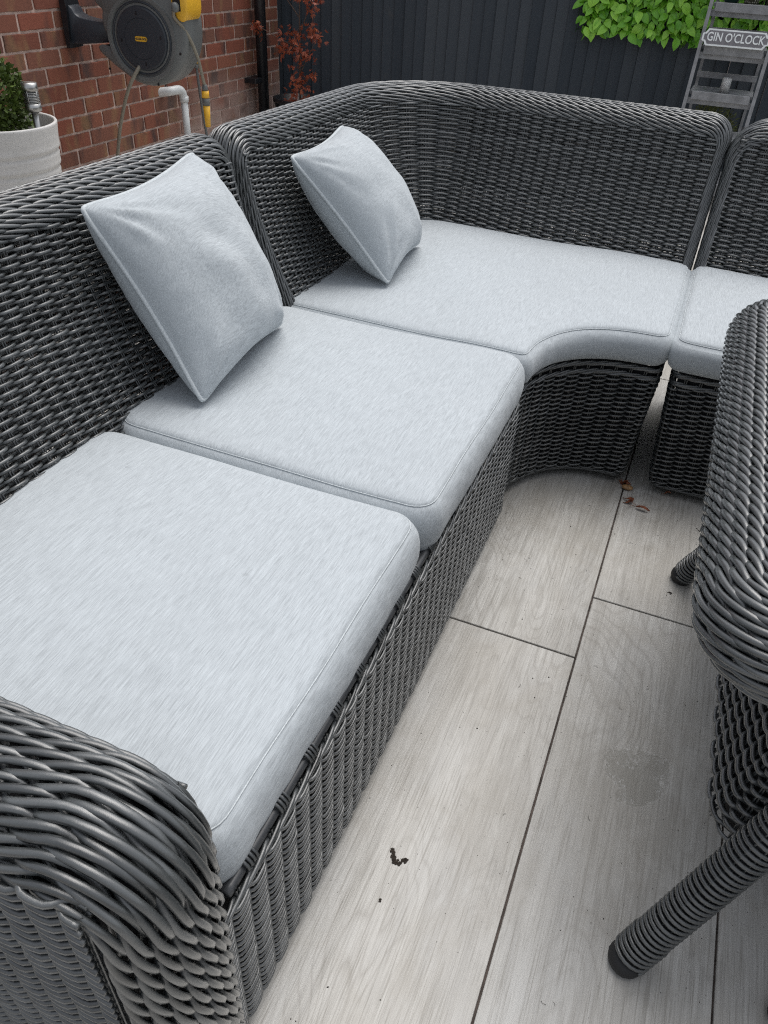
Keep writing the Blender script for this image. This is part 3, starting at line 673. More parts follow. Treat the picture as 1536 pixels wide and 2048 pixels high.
# rattan chair just outside the frame: one foot shows at the lower right
chair = empty('rattan_chair', (.72, .42, 0), label='rattan chair at the lower right corner, only a black foot shows', cat='chair')
for (fx, fy, tx, ty) in ((.405, .607, .60, .50), (1.03, .607, .86, .50), (.46, .10, .60, .16), (.98, .10, .86, .16)): wrapped_leg(chair, (fx, fy, .006), (tx, ty, .36), .022)
cp = Plan([(.56, .12), (.56, .54), (.90, .54), (.90, .12)], [.06] * 4, closed=True)
def cs(u, v): p, n = cp.at(u); k = (v - .36) * .12; return np.concatenate([p - n * k[..., None], v[..., None]], -1)
S1 = fdsurf(cs, 1)
def S1b(u, v):
    P, N = S1(u, v); p, n = cp.at(u); return P, N * np.sign((N[..., :2] * n).sum(-1, keepdims=True))
a = Acc(); per = round(cp.L / PITCH / 2) * 2; weave_rows(a, S1b, 0, cp.L, np.arange(.30, .40, .008), p=cp.L / per, r=.0035, amp=.005, samples=5); stakes(a, S1b, 0, cp.L, .30, .40, p=cp.L / per, nv=6)
world_child('woven_seat', a.mesh('woven_seat', M_RAT), chair, kind='stuff')
world_child('seat_pad', bmesh_box(.58, .88, .14, .52, .385, .415, M_FAB, .012, 'seat_pad'), chair)
cb = Plan([(.92, .10), (.54, .10)]); 
back_panel(chair, cb, .80, z0=.36, t=.05, off=lambda z: -(z - .4) * 0.0, rp=.06, hi=False)

# ------------------------------------------------------------------ hose reel on the wall
reel = empty('hose_reel', (-2.66, 3.44, .70), label='grey wall-mounted hose reel with navy disc and yellow corner', cat='hose reel')
be = R(8); RU = np.array([math.cos(be), math.sin(be), 0]); RW = np.array([math.sin(be), -math.cos(be), 0]); RZ = np.array([0, 0, 1.])
RO = np.array([-2.600, 3.44, .730])
# body outline (u right, v up, metres)
outl = [(-.205, .175), (-.17, .215), (-.10, .235), (-.02, .245), (.07, .24), (.15, .215), (.205, .165), (.225, .10), (.228, .03), (.215, -.04), (.185, -.10), (.14, -.15), (.08, -.185), (.01, -.195), (-.06, -.185), (-.115, -.155), (-.165, -.125), (-.215, -.09), (-.245, -.065), (-.24, -.04), (-.18, -.055), (-.165, -.035), (-.20, .02), (-.205, .07), (-.19, .11), (-.235, .135)]
def smooth(p, k=2):
    p = [np.array(q, float) for q in p]
    for _ in range(k):
        o = []
        for i in range(len(p)): a_, b_ = p[i], p[(i + 1) % len(p)]; o += [a_ * .75 + b_ * .25, a_ * .25 + b_ * .75]
        p = o
    return [tuple(q) for q in p]
a = Acc(); prism(a, smooth(outl), RO - RW * .085, RU, RZ, RW, .165, .022); body = world_child('housing', a.mesh('housing', M_GREYP), reel)
def disc(acc, r0, r1, w0, w1, cu=0, cv=0, n=48):
    """ring or disc between radii at depth w0 (outer) and w1 (inner)"""
    th = np.arange(n) * 2 * math.pi / n; V = []
    for r, w in ((r0, w0), (r1, w1)): V += [RO + RU * (cu + r * math.cos(t)) + RZ * (cv + r * math.sin(t)) + RW * w for t in th]
    acc.add(V, [(q, (q + 1) % n, n + (q + 1) % n, n + q) for q in range(n)])
a = Acc()
for (r0, w0), (r1, w1) in zip([(.148, .072), (.148, .083), (.143, .086), (.139, .083), (.137, .076), (.130, .078), (.126, .087), (.120, .090), (.083, .091), (.0825, .0895), (.081, .0895), (.080, .091)], [(.148, .083), (.143, .086), (.139, .083), (.137, .076), (.130, .078), (.126, .087), (.120, .090), (.083, .091), (.0825, .0895), (.081, .0895), (.080, .091), (.0005, .091)]): disc(a, r0, r1, w0, w1)
b_ = Acc()
for (r0, w0), (r1, w1) in zip([(.176, .076), (.172, .087), (.156, .087), (.152, .080)], [(.172, .087), (.156, .087), (.152, .080), (.149, .078)]): disc(b_, r0, r1, w0, w1)
world_child('moulded_ring', b_.mesh('moulded_ring', M_GREYP), reel)
dsk = world_child('disc', a.mesh('disc', M_NAVYP), reel)
a = Acc(); rr = []
for sx in (1, -1): rr += [(sx * .018 + .009 * math.cos(t), .009 * math.sin(t)) for t in np.linspace(-math.pi / 2 if sx > 0 else math.pi / 2, math.pi / 2 if sx > 0 else 1.5 * math.pi, 8)]
prism(a, [(x_ * 1.15, y_ * 1.1) for x_, y_ in rr], RO + RW * .0905, RU, RZ, RW, .003); bd = world_child('badge', a.mesh('badge', M_YEL, False), reel)
def text(body_, size, mat, loc, X, Y, parent, extr=.0006, bold=0.0, align='CENTER', name='lettering', sx=1.0):
    cu = bpy.data.curves.new(name, 'FONT'); cu.body = body_; cu.size = size; cu.extrude = extr; cu.align_x = align; cu.align_y = 'CENTER'; cu.offset = bold; cu.resolution_u = 3
    o = bpy.data.objects.new(name, cu); COL.objects.link(o); X, Y = Vector(X).normalized(), Vector(Y).normalized(); Z = X.cross(Y)
    dg = bpy.context.evaluated_depsgraph_get(); me = bpy.data.meshes.new_from_object(o.evaluated_get(dg)); bpy.data.objects.remove(o)
    me.materials.clear(); me.materials.append(mat); q = bpy.data.objects.new(name, me); COL.objects.link(q)
    mw = Matrix((X * sx, Y, Z)).transposed().to_4x4(); mw.translation = Vector(loc); q.parent = parent
    pw = Matrix.Translation(parent.location) if parent.parent is None else Matrix.Translation(parent.parent.location) @ Matrix.Translation(parent.location)
    q.matrix_local = pw.inverted() @ mw; return q
text('HOZELOCK', .0115, M_NAVYP, RO + RW * .094, RU, RZ, bd, bold=.0003)
for k in range(4):
    a = Acc(); t = k * math.pi / 2 + .1; c = RO + RU * .10 * math.cos(t) + RZ * .10 * math.sin(t) + RW * .0895; prism(a, [(-.004, -.007), (.004, -.007), (.004, .007), (-.004, .007)], c, RU, RZ, RW, .0018); world_child('slot', a.mesh('slot', M_BLACKP, False), reel)
a = Acc(); prism(a, smooth([(.16, .26), (.232, .235), (.248, .13), (.225, .075), (.185, .085), (.16, .17)], 2), RO - RW * .06, RU, RZ, RW, .15, .012); yel = world_child('yellow_corner', a.mesh('yellow_corner', M_YEL), reel)
a = Acc(); prism(a, [(.178, .115), (.214, .12), (.214, .165), (.178, .16)], RO + RW * .089, RU, RZ, RW, .003); obj('hose_slot', a.mesh('hose_slot', M_BLACKP, False), yel).location = -reel.location * 0
V0 = RO + RU * .193 + RZ * .135 + RW * .10
a = Acc(); sph = [(.0, -.02), (.012, -.018), (.018, -.009), (.019, 0), (.017, .010), (.010, .018), (0, .02)]; lathe(a, sph, 16, tuple(V0)); world_child('hose_stop', a.mesh('hose_stop', M_GREYP), reel)
a = Acc(); prism(a, smooth([(-.425, .10), (-.38, .105), (-.365, .065), (-.27, .05), (-.19, .045), (-.18, -.03), (-.30, -.045), (-.41, -.055), (-.425, -.04)], 1), RO - RW * .05, RU, RZ, RW, .085, .008)
world_child('wall_bracket', a.mesh('wall_bracket', M_NAVYP), reel)
a = Acc(); prism(a, [(-.425, .13), (-.395, .13), (-.39, .10), (-.405, -.07), (-.425, -.07)], RO - RW * .06, RU, RZ, RW, .11, .004); world_child('wall_plate', a.mesh('wall_plate', M_BLACKP, False), reel)
for u_, v_ in ((-.205, -.145), (.165, .045), (.06, -.195), (.20, -.05)):
    a = Acc(); prism(a, ngon_circle(.006, 10), RO + RU * u_ * .93 + RZ * v_ * .93 + RW * .0795, RU, RZ, RW, .0015); world_child('screw', a.mesh('screw', M_BLACKP, False), reel)
def spline(pts, n=60):
    p = np.array(pts, float); t = np.concatenate([[0], np.cumsum(np.linalg.norm(np.diff(p, axis=0), axis=1))]); q = np.linspace(0, t[-1], n)
    o = np.stack([np.interp(q, t, p[:, k]) for k in range(3)], -1)
    for _ in range(6): o[1:-1] = .25 * o[:-2] + .5 * o[1:-1] + .25 * o[2:]
    return o
a = Acc(); tube(a, spline([RO + RU * -.028 + RZ * -.110 + RW * .082, RO + RU * -.032 + RZ * -.125 + RW * .10, (-2.645, 3.31, .56), (-2.70, 3.315, .47), (-2.765, 3.32, .33), (-2.80, 3.33, .235), (-2.88, 3.36, .06), (-2.85, 3.5, .012), (-2.6, 3.7, .012)]), None, .0085, None, 10); obj('supply_hose', a.mesh('supply_hose', M_HOSE), label='beige-grey supply hose hanging in front of the brick wall below the reel', cat='hose')
a = Acc(); tube(a, spline([V0 + RW * .01, (-2.412, 3.37, .828), (-2.38, 3.40, .785), (-2.365, 3.43, .725), (-2.352, 3.45, .66), (-2.35, 3.47, .58), (-2.35, 3.48, .55)]), None, .0075, None, 10); hs_ = obj('loose_hose', a.mesh('loose_hose', M_HOSE), label='beige-grey hose end arching out of the yellow reel corner', cat='hose')
def vlathe(name, prof, c, mat, parent=None, seg=20, **kw):
    a = Acc(); lathe(a, prof, seg, c); return obj(name, a.mesh(name, mat), parent, **kw)
nz = vlathe('hose_connector', [(0, 0), (.013, 0), (.014, .012), (.011, .02), (.011, .026), (0, .026)], (-2.350, 3.48, .528), M_GREYP, hs_)
nzz = empty('hose_nozzle', (-2.350, 3.48, .36), label='yellow and grey hose nozzle hanging below the arched hose end', cat='nozzle')
for nm, z0, z1, r0, r1, mt in (('collar', .498, .528, .0185, .0165, M_YEL), ('grip_ring', .465, .498, .0175, .0175, M_GREYP), ('barrel', .370, .465, .0125, .0165, M_YEL)):
    a = Acc(); lathe(a, [(0, z0 + .0005), (r0, z0 + .0005), (r1, z1 - .0005), (0, z1 - .0005)], 18, (-2.350, 3.48, 0)); world_child(nm, a.mesh(nm, mt), nzz)
lance = empty('garden_lance', (-2.96, 4.34, .1), label='thin grey lance with a yellow collar standing against the bricks', cat='lance')
a = Acc(); tube(a, spline([(-2.96, 4.315, .50), (-2.96, 4.32, .42), (-2.96, 4.335, .28), (-2.955, 4.35, .13), (-2.95, 4.36, .01)]), None, .0085, None, 10); world_child('shaft', a.mesh('shaft', M_GREYP), lance)
a = Acc(); lathe(a, [(0, .487), (.016, .487), (.018, .50), (.014, .512), (0, .512)], 16, (-2.96, 4.315, 0)); world_child('grey_collar', a.mesh('grey_collar', M_GREYP), lance)
a = Acc(); lathe(a, [(0, .513), (.018, .513), (.015, .55), (.010, .59), (0, .60)], 16, (-2.96, 4.315, 0)); world_child('yellow_top', a.mesh('yellow_top', M_YEL), lance)
# white waste pipe
wp = empty('waste_pipe', (-2.96, 4.15, 0), label='white plastic waste pipe with elbow coming out of the bricks', cat='pipe')
a = Acc(); tube(a, spline([(-3.05, 4.03, .385), (-2.975, 4.06, .395), (-2.965, 4.12, .398), (-2.962, 4.148, .39), (-2.96, 4.155, .365), (-2.96, 4.16, .33)], 30), None, .024, None, 16); world_child('elbow', a.mesh('elbow', M_WPIPE), wp)
a = Acc(); tube(a, [(-2.96, 4.16, .35), (-2.96, 4.16, .02)], None, .0205, None, 16); world_child('pipe', a.mesh('pipe', M_WPIPE), wp)
a = Acc(); lathe(a, [(.0205, .33), (.026, .33), (.027, .345), (.026, .36), (.0205, .36)], 20, (-2.96, 4.16, 0)); world_child('collar', a.mesh('collar', M_WPIPE), wp)
dp = empty('downpipe', (-2.96, 5.13, 0), label='black round rainwater downpipe on the brick wall by the fence', cat='pipe')
a = Acc(); tube(a, [(-2.955, 5.07, .02), (-2.955, 5.07, 2.55)], None, .036, None, 20); world_child('pipe', a.mesh('pipe', M_BLACKP), dp)
a = Acc(); box(a, -3.028, -2.94, 4.95, 5.11, .335, .365, bev=.003); world_child('bracket', a.mesh('bracket', M_BLACKP, False), dp)
a = Acc(); box(a, -3.028, -2.94, 4.95, 5.11, 1.6, 1.63, bev=.003); world_child('bracket', a.mesh('bracket', M_BLACKP, False), dp)
ft = empty('wall_fitting', (-2.96, 2.8, .7), label='black tapered wall fitting with a chrome end at the left edge', cat='fitting')
a = Acc(); prism(a, smooth([(-.16, .20), (-.02, .17), (.035, .05), (.05, -.035), (.02, -.075), (-.05, -.08), (-.14, .0)], 2), (-3.028, 2.80, .70), (0, 1, 0), (0, 0, 1), (1, 0, 0), .085, .012); world_child('body', a.mesh('body', M_BLACKP), ft)
a = Acc(); lathe(a, [(0, .585), (.018, .588), (.024, .60), (.024, .612), (.015, .62), (.012, .66)], 20, (-2.975, 2.79, 0)); world_child('chrome_end', a.mesh('chrome_end', M_CHROME), ft)

# ------------------------------------------------------------------ plants
def leafmesh(name, L, W, mat, fold=.25, curl=.3, n=4):
    a = Acc(); V = []; F = []
    for i in range(n + 1):
        t = i / n; w_ = W * math.sin(math.pi * min(1, t * .92 + .08)) ** .8 if 0 < i < n else W * .04
        y = L * t; z = -curl * L * t * t
        V += [(-w_, y, z + fold * w_), (0, y, z), (w_, y, z + fold * w_)]
    for i in range(n):
        b = i * 3; F += [(b, b + 1, b + 4, b + 3), (b + 1, b + 2, b + 5, b + 4)]
    a.add(V, F); return a.mesh(name, mat, True)
def scatter_leaves(acc, pts, dirs, L, W, fold=.25):
    for p, d in zip(pts, dirs):
        d = nrm(np.array(d)); s = nrm(np.cross(d, rng.normal(size=3))); nn = np.cross(s, d); l = L * rng.uniform(.7, 1.2); w_ = W * rng.uniform(.7, 1.2)
        acc.add([p, p + d * l * .45 - s * w_ + nn * fold * w_, p + d * l, p + d * l * .45 + s * w_ + nn * fold * w_], [(0, 1, 2, 3)])
ivy = empty('leaf_panel', (-.2, FY - .03, .9), label='bright green artificial leaf panel hung on the charcoal fence', cat='artificial hedge')
lms = [leafmesh('leaf', .070, .0205, M_IVY, .35, .25), leafmesh('leaf', .064, .0225, M_IVY, .2, .4), leafmesh('leaf', .058, .0175, M_IVY, .5, .15)]
a = Acc()
for i in range(26): tube(a, [(-1.0 + i * .06, FY - .030, .745), (-1.0 + i * .06, FY - .030, 1.45)], None, .002, None, 4)
for i in range(12): tube(a, [(-1.0, FY - .026, .76 + i * .06), (.55, FY - .026, .76 + i * .06)], None, .002, None, 4)
world_child('backing_mesh', a.mesh('backing_mesh', simple('dark_green_plastic', (.02, .07, .01), .6)), ivy)
def leaf_obj(me, p, s):
    o = obj('leaf', me, ivy); o.location = Vector(p) - ivy.location; o.rotation_mode = 'XYZ'
    o.rotation_euler = Matrix.Rotation(rnd.uniform(-1.1, 1.1), 3, 'Y').to_4x4().to_euler()
    d = Vector((rnd.uniform(-.9, .9), rnd.uniform(-.75, -.15), rnd.uniform(-1.0, -.25))).normalized(); up = Vector((rnd.uniform(-.35, .35), -1, rnd.uniform(0.1, .8)))
    X = d.cross(up).normalized(); Z = X.cross(d).normalized(); m = Matrix((X, d, Z)).transposed(); o.rotation_euler = m.to_euler(); o.scale = (s, s, s)
cnt = 0
for row_ in range(9):
    z = .745 + row_ * .029
    for c_ in range(33):
        x_ = -1.0 + c_ * .036 + (row_ % 2) * .018 + rnd.uniform(-.012, .012)
        edge = -1.0 + .05 * abs(math.sin(row_ * 1.7)) + (.06 if row_ == 0 else 0)
        if x_ < edge or cnt >= 290: continue
        leaf_obj(lms[rnd.randrange(3)], (x_, FY - .04 - rnd.random() * .045, z + rnd.uniform(-.015, .015) + .03), rnd.uniform(.8, 1.15)); cnt += 1
a = Acc(); pts = [np.array([rng.uniform(-1, .5), FY - .035 - rng.random() * .04, rng.uniform(1.04, 1.42)]) for _ in range(900)] + [np.array([rng.uniform(.2, .55), FY - .035 - rng.random() * .04, rng.uniform(.76, 1.05)]) for _ in range(90)] + [np.array([rng.uniform(-.97, .25), FY - .03, rng.uniform(.77, 1.05)]) for _ in range(420)]
scatter_leaves(a, pts, [(rng.uniform(-.8, .8), rng.uniform(-.6, -.1), rng.uniform(-1, -.2)) for _ in pts], .07, .028); world_child('upper_leaves', a.mesh('upper_leaves', M_IVY), ivy, kind='stuff')

def ball_plant(root, c, r, n, L, W, mat, squash=1.0):
    pts, ds = [], []
    for _ in range(n):
        d = nrm(rng.normal(size=3)); rr = r * (rng.uniform(.55, 1.0) ** .5) * (1 + .12 * math.sin(d[0] * 7 + d[2] * 5))
        if d[2] < -.75: continue
        pts.append(np.array(c) + d * rr * [1, 1, squash]); ds.append(d + rng.normal(0, .6, 3) + [0, 0, .3])
    a = Acc(); scatter_leaves(a, pts, ds, L, W); world_child('foliage', a.mesh('foliage', mat), root, kind='stuff')
PC = (-2.505, 2.335)
wpot = empty('plant_pot', (PC[0], PC[1], 0), label='white speckled ribbed plant pot by the brick wall', cat='plant pot')
prof = []; pz_ = .545; r_at = lambda z: .150 + .060 * z / pz_
for i in range(90):
    z = i / 89 * pz_; rib = 0
    for zr in (.09, .14, .195, .235, .295, .335, .39, .45): rib -= .0055 * math.exp(-((z - zr) / .006) ** 2) - .002 * math.exp(-((z - zr - .014) / .010) ** 2)
    prof.append((r_at(z) + rib, z))
prof = [(0, 0)] + prof + [(r_at(pz_) - .002, pz_ + .004), (r_at(pz_) - .010, pz_ + .004), (r_at(pz_) - .012, pz_), (r_at(pz_) - .03, .44)]
a = Acc(); lathe(a, prof, 64, (PC[0], PC[1], 0)); V = a.V[-1]
V[:, 2] += .006 * np.sin(np.arctan2(V[:, 1] - PC[1], V[:, 0] - PC[0]) * 2 + 1) * np.clip(1 - np.abs(V[:, 2] - .28) / .26, 0, 1)
world_child('shell', a.mesh('shell', M_POT), wpot)
a = Acc(); lathe(a, [(0, .485), (.175, .48), (.178, .47)], 32, (PC[0], PC[1], 0)); world_child('soil', a.mesh('soil', M_SOIL), wpot)
bx = empty('boxwood_ball', (PC[0] - .05, PC[1] - .03, .48), label='clipped boxwood ball growing in the white ribbed pot', cat='shrub')
ball_plant(bx, (PC[0] - .035, PC[1] - .03, .61), .165, 4600, .021, .0085, M_BOX)
a = Acc(); tube(a, [(PC[0] - .055, PC[1] - .035, .47), (PC[0] - .055, PC[1] - .035, .58)], None, .010, None, 8); world_child('stem', a.mesh('stem', M_BARK), bx)
sl = empty('solar_lamp', (PC[0] + .09, PC[1] + .05, .45), label='brushed steel solar stake light stuck in the white pot', cat='garden light')
LX, LY = -2.350, 2.372
for nm, pr_, mt in (('cap', [(0, .684), (.027, .684), (.028, .668), (.028, .658), (0, .658)], M_STEEL), ('lens', [(0, .6575), (.023, .6575), (.023, .618), (0, .618)], simple('grey_lens', (.32, .33, .33), .15, metal=.6)), ('collar', [(0, .6175), (.028, .6175), (.028, .594), (.014, .586), (0, .586)], M_STEEL), ('stake', [(0, .5855), (.012, .5855), (.010, .44), (0, .43)], M_STEEL)):
    a = Acc(); lathe(a, pr_, 24, (LX, LY, 0)); world_child(nm, a.mesh(nm, mt), sl)
a = Acc()
for k in range(7):
    z = .622 + k * .005; th = np.linspace(0, 2 * math.pi, 25); tube(a, np.stack([LX + .0265 * np.cos(th), LY + .0265 * np.sin(th), np.full(25, z)], -1), None, .0013, None, 5, caps=False)
for k in range(5): t = k * 2 * math.pi / 5; tube(a, [(LX + .0265 * math.cos(t), LY + .0265 * math.sin(t), .617), (LX + .0265 * math.cos(t), LY + .0265 * math.sin(t), .659)], None, .0022, None, 5)
world_child('cage', a.mesh('cage', M_STEEL), sl)
# maple in black pot
mp_ = empty('plant_pot', (-2.70, 5.1, 0), label='black plastic plant pot holding the red maple, by the fence', cat='plant pot')
a = Acc(); lathe(a, [(0, 0), (.125, 0), (.165, .235), (.172, .236), (.174, .262), (.164, .262), (.158, .22), (0, .215)], 40, (-2.70, 5.1, 0)); world_child('shell', a.mesh('shell', M_BLACKP), mp_)
mt = empty('maple_tree', (-2.68, 5.08, .2), label='small red-leaved maple growing in a black pot beside the downpipe', cat='tree')
a = Acc(); br = [[(-2.69, 5.1, .21), (-2.68, 5.08, .45), (-2.67, 5.07, .70), (-2.66, 5.06, 1.05)], [(-2.685, 5.09, .40), (-2.60, 5.05, .52), (-2.54, 5.03, .60)], [(-2.68, 5.08, .55), (-2.80, 5.02, .60), (-2.90, 4.99, .655), (-2.955, 4.98, .665)], [(-2.675, 5.07, .62), (-2.58, 5.05, .80), (-2.50, 5.05, .90)], [(-2.67, 5.07, .72), (-2.76, 5.03, .84), (-2.80, 5.02, .93)], [(-2.69, 5.09, .34), (-2.62, 5.03, .36), (-2.55, 5.0, .42)]]
for i, b in enumerate(br): P = spline(b, 14); tube(a, P, None, np.linspace(.007 if i == 0 else .004, .0015, 14), None, 6)
world_child('trunk', a.mesh('trunk', M_BARK), mt)
a = Acc()
def palmate(acc, c, size, droop):
    d0 = nrm(rng.normal(0, 1, 3) + [0, -.4, droop]); s = nrm(np.cross(d0, rng.normal(size=3))); 
    for k in range(5):
        t = (k - 2) * .55; d = d0 * math.cos(t) + s * math.sin(t); nn = np.cross(d0, s); l = size * (1 - .12 * abs(k - 2)); w_ = size * .10; sd_ = np.cross(nn, d)
        acc.add([c, c + d * l * .5 - sd_ * w_, c + d * l - nn * l * .2, c + d * l * .5 + sd_ * w_], [(0, 1, 2, 3)])
cl = [(-2.70, 5.04, .60, .075, 60), (-2.76, 5.02, .56, .05, 34), (-2.66, 5.03, .52, .06, 40), (-2.60, 5.03, .52, .045, 26), (-2.66, 5.02, .36, .07, 60), (-2.70, 5.0, .28, .055, 34), (-2.61, 4.99, .27, .05, 24), (-2.945, 4.98, .66, .030, 18), (-2.91, 4.985, .625, .020, 9), (-2.56, 5.04, .66, .04, 26), (-2.53, 5.02, .62, .05, 26), (-2.66, 5.05, .82, .035, 18), (-2.55, 5.04, .80, .045, 26), (-2.72, 5.03, .90, .05, 26), (-2.60, 5.04, .93, .06, 30), (-2.54, 5.0, .42, .03, 12), (-2.66, 5.05, 1.02, .07, 36)]
for x_, y_, z_, r_, n_ in cl:
    for _ in range(n_): palmate(a, np.array([x_, y_, z_]) + rng.normal(0, 1, 3) * r_ * .55, rng.uniform(.020, .036), -.6)
world_child('crown', a.mesh('crown', M_MAPLE), mt, kind='stuff')
cn = empty('conifer', (-.06, 5.32, 0), label='small yellow-green conifer on the patio behind the ladder shelf', cat='shrub')
ball_plant(cn, (-.09, 5.36, .30), .15, 1500, .030, .004, M_CON, 1.15)
a = Acc(); tube(a, [(-.09, 5.36, 0), (-.09, 5.36, .4)], None, .012, None, 8); world_child('trunk', a.mesh('trunk', M_BARK), cn)

# ------------------------------------------------------------------ ladder shelf with sign, candle and pots
lad = empty('ladder_shelf', (-.07, 5.1, 0), label='grey wooden ladder shelf standing against the charcoal fence', cat='shelf')
def bar(name, p0, p1, w_, t_, mat, root, up=(0, 1, 0)):
    p0, p1 = np.array(p0, float), np.array(p1, float); d = nrm(p1 - p0); s = nrm(np.cross(d, up)); n_ = np.cross(s, d)
    V = [p + s * a_ * w_ / 2 + n_ * b_ * t_ / 2 for p in (p0, p1) for a_, b_ in ((-1, -1), (1, -1), (1, 1), (-1, 1))]
    F = [(0, 1, 2, 3)[::-1], (4, 5, 6, 7), (0, 1, 5, 4), (1, 2, 6, 5), (2, 3, 7, 6), (3, 0, 4, 7)]; a = Acc(); a.add(V, F); return world_child(name, a.mesh(name, mat, False), root)
fy = lambda z: 4.86 + .26 * z          # front rails lean back
for x_ in (-.237, .112): bar('front_rail', (x_, fy(0), 0), (x_, fy(1.45), 1.45), .018, .03, M_SHELF, lad)
for x_ in (-.215, .090): bar('rear_rail', (x_, 5.36, 0), (x_, fy(1.38) + .03, 1.38), .016, .025, M_SHELF, lad)
for z_ in (.135, .352, .562, .772, .962, 1.17):
    y_ = fy(z_); world_child('shelf_board', bmesh_box(-.226, .101, y_ + .02, min(5.34, y_ + .02 + .24 * (1.5 - z_)), z_ - .016, z_, M_SHELF, .0015, 'shelf_board'), lad)
    world_child('front_board', bmesh_box(-.212, .088, y_ - .020, y_ - .002, z_ - .036, z_ + .004, M_SHELF, .0015, 'front_board'), lad)
    world_child('cross_rail', bmesh_box(-.246, .121, y_ - .0015, y_ + .016, z_ - .060, z_ - .030, M_SHELF, .0015, 'cross_rail'), lad)
    if z_ > .5: world_child('rear_slat', bmesh_box(-.222, .098, min(5.34, y_ + .24 * (1.5 - z_)), min(5.35, y_ + .24 * (1.5 - z_)) + .012, z_ + .045, z_ + .075, M_SHELF, .0015, 'rear_slat'), lad)
    for x_ in (-.237, .112):
        a = Acc(); prism(a, ngon_circle(.0045, 10), (x_, y_ - .002, z_ - .045), (1, 0, 0), (0, 0, 1), (0, -1, 0), .002); world_child('screw', a.mesh('screw', M_STEEL, False), lad)
# sign
sz, sy = .814, fy(.772) - .030
sg = empty('wooden_sign', (-.08, sy, sz), label='grey and white sign reading GIN O\'CLOCK on the ladder shelf', cat='sign')
tU = np.array([.999, .03, .0]); tV = nrm(np.array([0, .22, 1.])); tW = np.cross(tU, tV)
if tW[1] > 0: tW = -tW
def sgn(hw, hh, c): return [(-hw + c, -hh), (hw - c, -hh), (hw - c * .45, -hh + c * .8), (hw - .1 * c, -hh + c * .8), (hw, -hh * .35), (hw, hh * .35), (hw - .1 * c, hh - c * .8), (hw - c * .45, hh - c * .8), (hw - c, hh), (-hw + c, hh), (-hw + c * .45, hh - c * .8), (-hw + .1 * c, hh - c * .8), (-hw, hh * .35), (-hw, -hh * .35), (-hw + .1 * c, -hh + c * .8), (-hw + c * .45, -hh + c * .8)]
SO = np.array([-.068, sy, sz])
a = Acc(); prism(a, sgn(.168, .0385, .025), SO, tU, tV, tW, .009); world_child('border', a.mesh('border', M_WHITE, False), sg)
a = Acc(); prism(a, sgn(.159, .0310, .022), SO + tW * .0092, tU, tV, tW, .0006); fc = world_child('face', a.mesh('face', M_SIGNG, False), sg)
text("GIN O'CLOCK", .056, M_WHITE, SO + tW * .0115, tU, tV, fc, extr=.0012, bold=.0008, sx=.80)
def candle_mat():
    k = NB('silver_patterned_candle'); vo = k.n('ShaderNodeTexVoronoi', feature='DISTANCE_TO_EDGE'); k.set(vo.inputs['Vector'], k.mapping()); vo.inputs['Scale'].default_value = 170
    k.col(k.mix(k.math('GREATER_THAN', vo.outputs['Distance'], .09), (.62, .63, .62), (.20, .20, .20))); k.rough(.4); return k.m
cd_ = empty('candle_holder', (-.056, 5.02, .562), label='small silver patterned candle holder standing on the lowest visible shelf', cat='candle')
a = Acc(); lathe(a, [(0, .5625), (.0245, .5625), (.0245, .636), (.0225, .636), (.022, .628), (0, .628)], 32, (-.052, 5.045, 0)); world_child('holder', a.mesh('holder', candle_mat()), cd_)
a = Acc(); tube(a, [(-.052, 5.045, .628), (-.052, 5.045, .640)], None, .0015, None, 5); world_child('wick', a.mesh('wick', M_WHITE), cd_)
yt = fy(.962) + .09
vlathe('green_bowl', [(0, 0), (.03, 0), (.052, .03), (.055, .055), (.045, .075), (.040, .075), (.048, .05), (0, .02)], (-.145, yt, .9622), M_DGREEN, label='dark green glazed bowl on the shelf above the sign, at left', cat='bowl')
def dot_mat():
    k = NB('pierced_white_metal'); vo = k.n('ShaderNodeTexVoronoi'); k.set(vo.inputs['Vector'], k.mapping()); vo.inputs['Scale'].default_value = 110; vo.inputs['Randomness'].default_value = .25
    k.col(k.mix(k.math('LESS_THAN', vo.outputs['Distance'], .33), (.05, .05, .03), (.72, .70, .58))); k.rough(.5); return k.m
vlathe('dotted_pot', [(0, 0), (.034, 0), (.041, .03), (.043, .075), (.038, .075), (.036, .01), (0, .01)], (-.043, yt - .02, .9622), dot_mat(), label='black pot dotted with white on the shelf above the sign, middle', cat='pot')
gp = empty('grass_plant', (.05, yt, .9622), label='tufted grass plant on the shelf above the sign, at right', cat='plant')
a = Acc(); lathe(a, [(0, .9625), (.026, .9625), (.030, 1.0), (0, 1.0)], 20, (.05, yt, 0)); world_child('pot', a.mesh('pot', M_BLACKP), gp)
a = Acc()
for _ in range(130):
    b = np.array([.05, yt, .99]) + rng.normal(0, .010, 3) * [1, 1, .2]; d = rng.normal(0, 1, 3) * [1, 1, 0]; tube(a, [b, b + d * .012 + [0, 0, .04], b + d * .034 + [0, 0, .055 - .03 * rng.random()], b + d * .048 + [0, 0, .02 - .05 * rng.random()]], None, .0009, None, 3, caps=False)
world_child('blades', a.mesh('blades', M_CON), gp, kind='stuff')

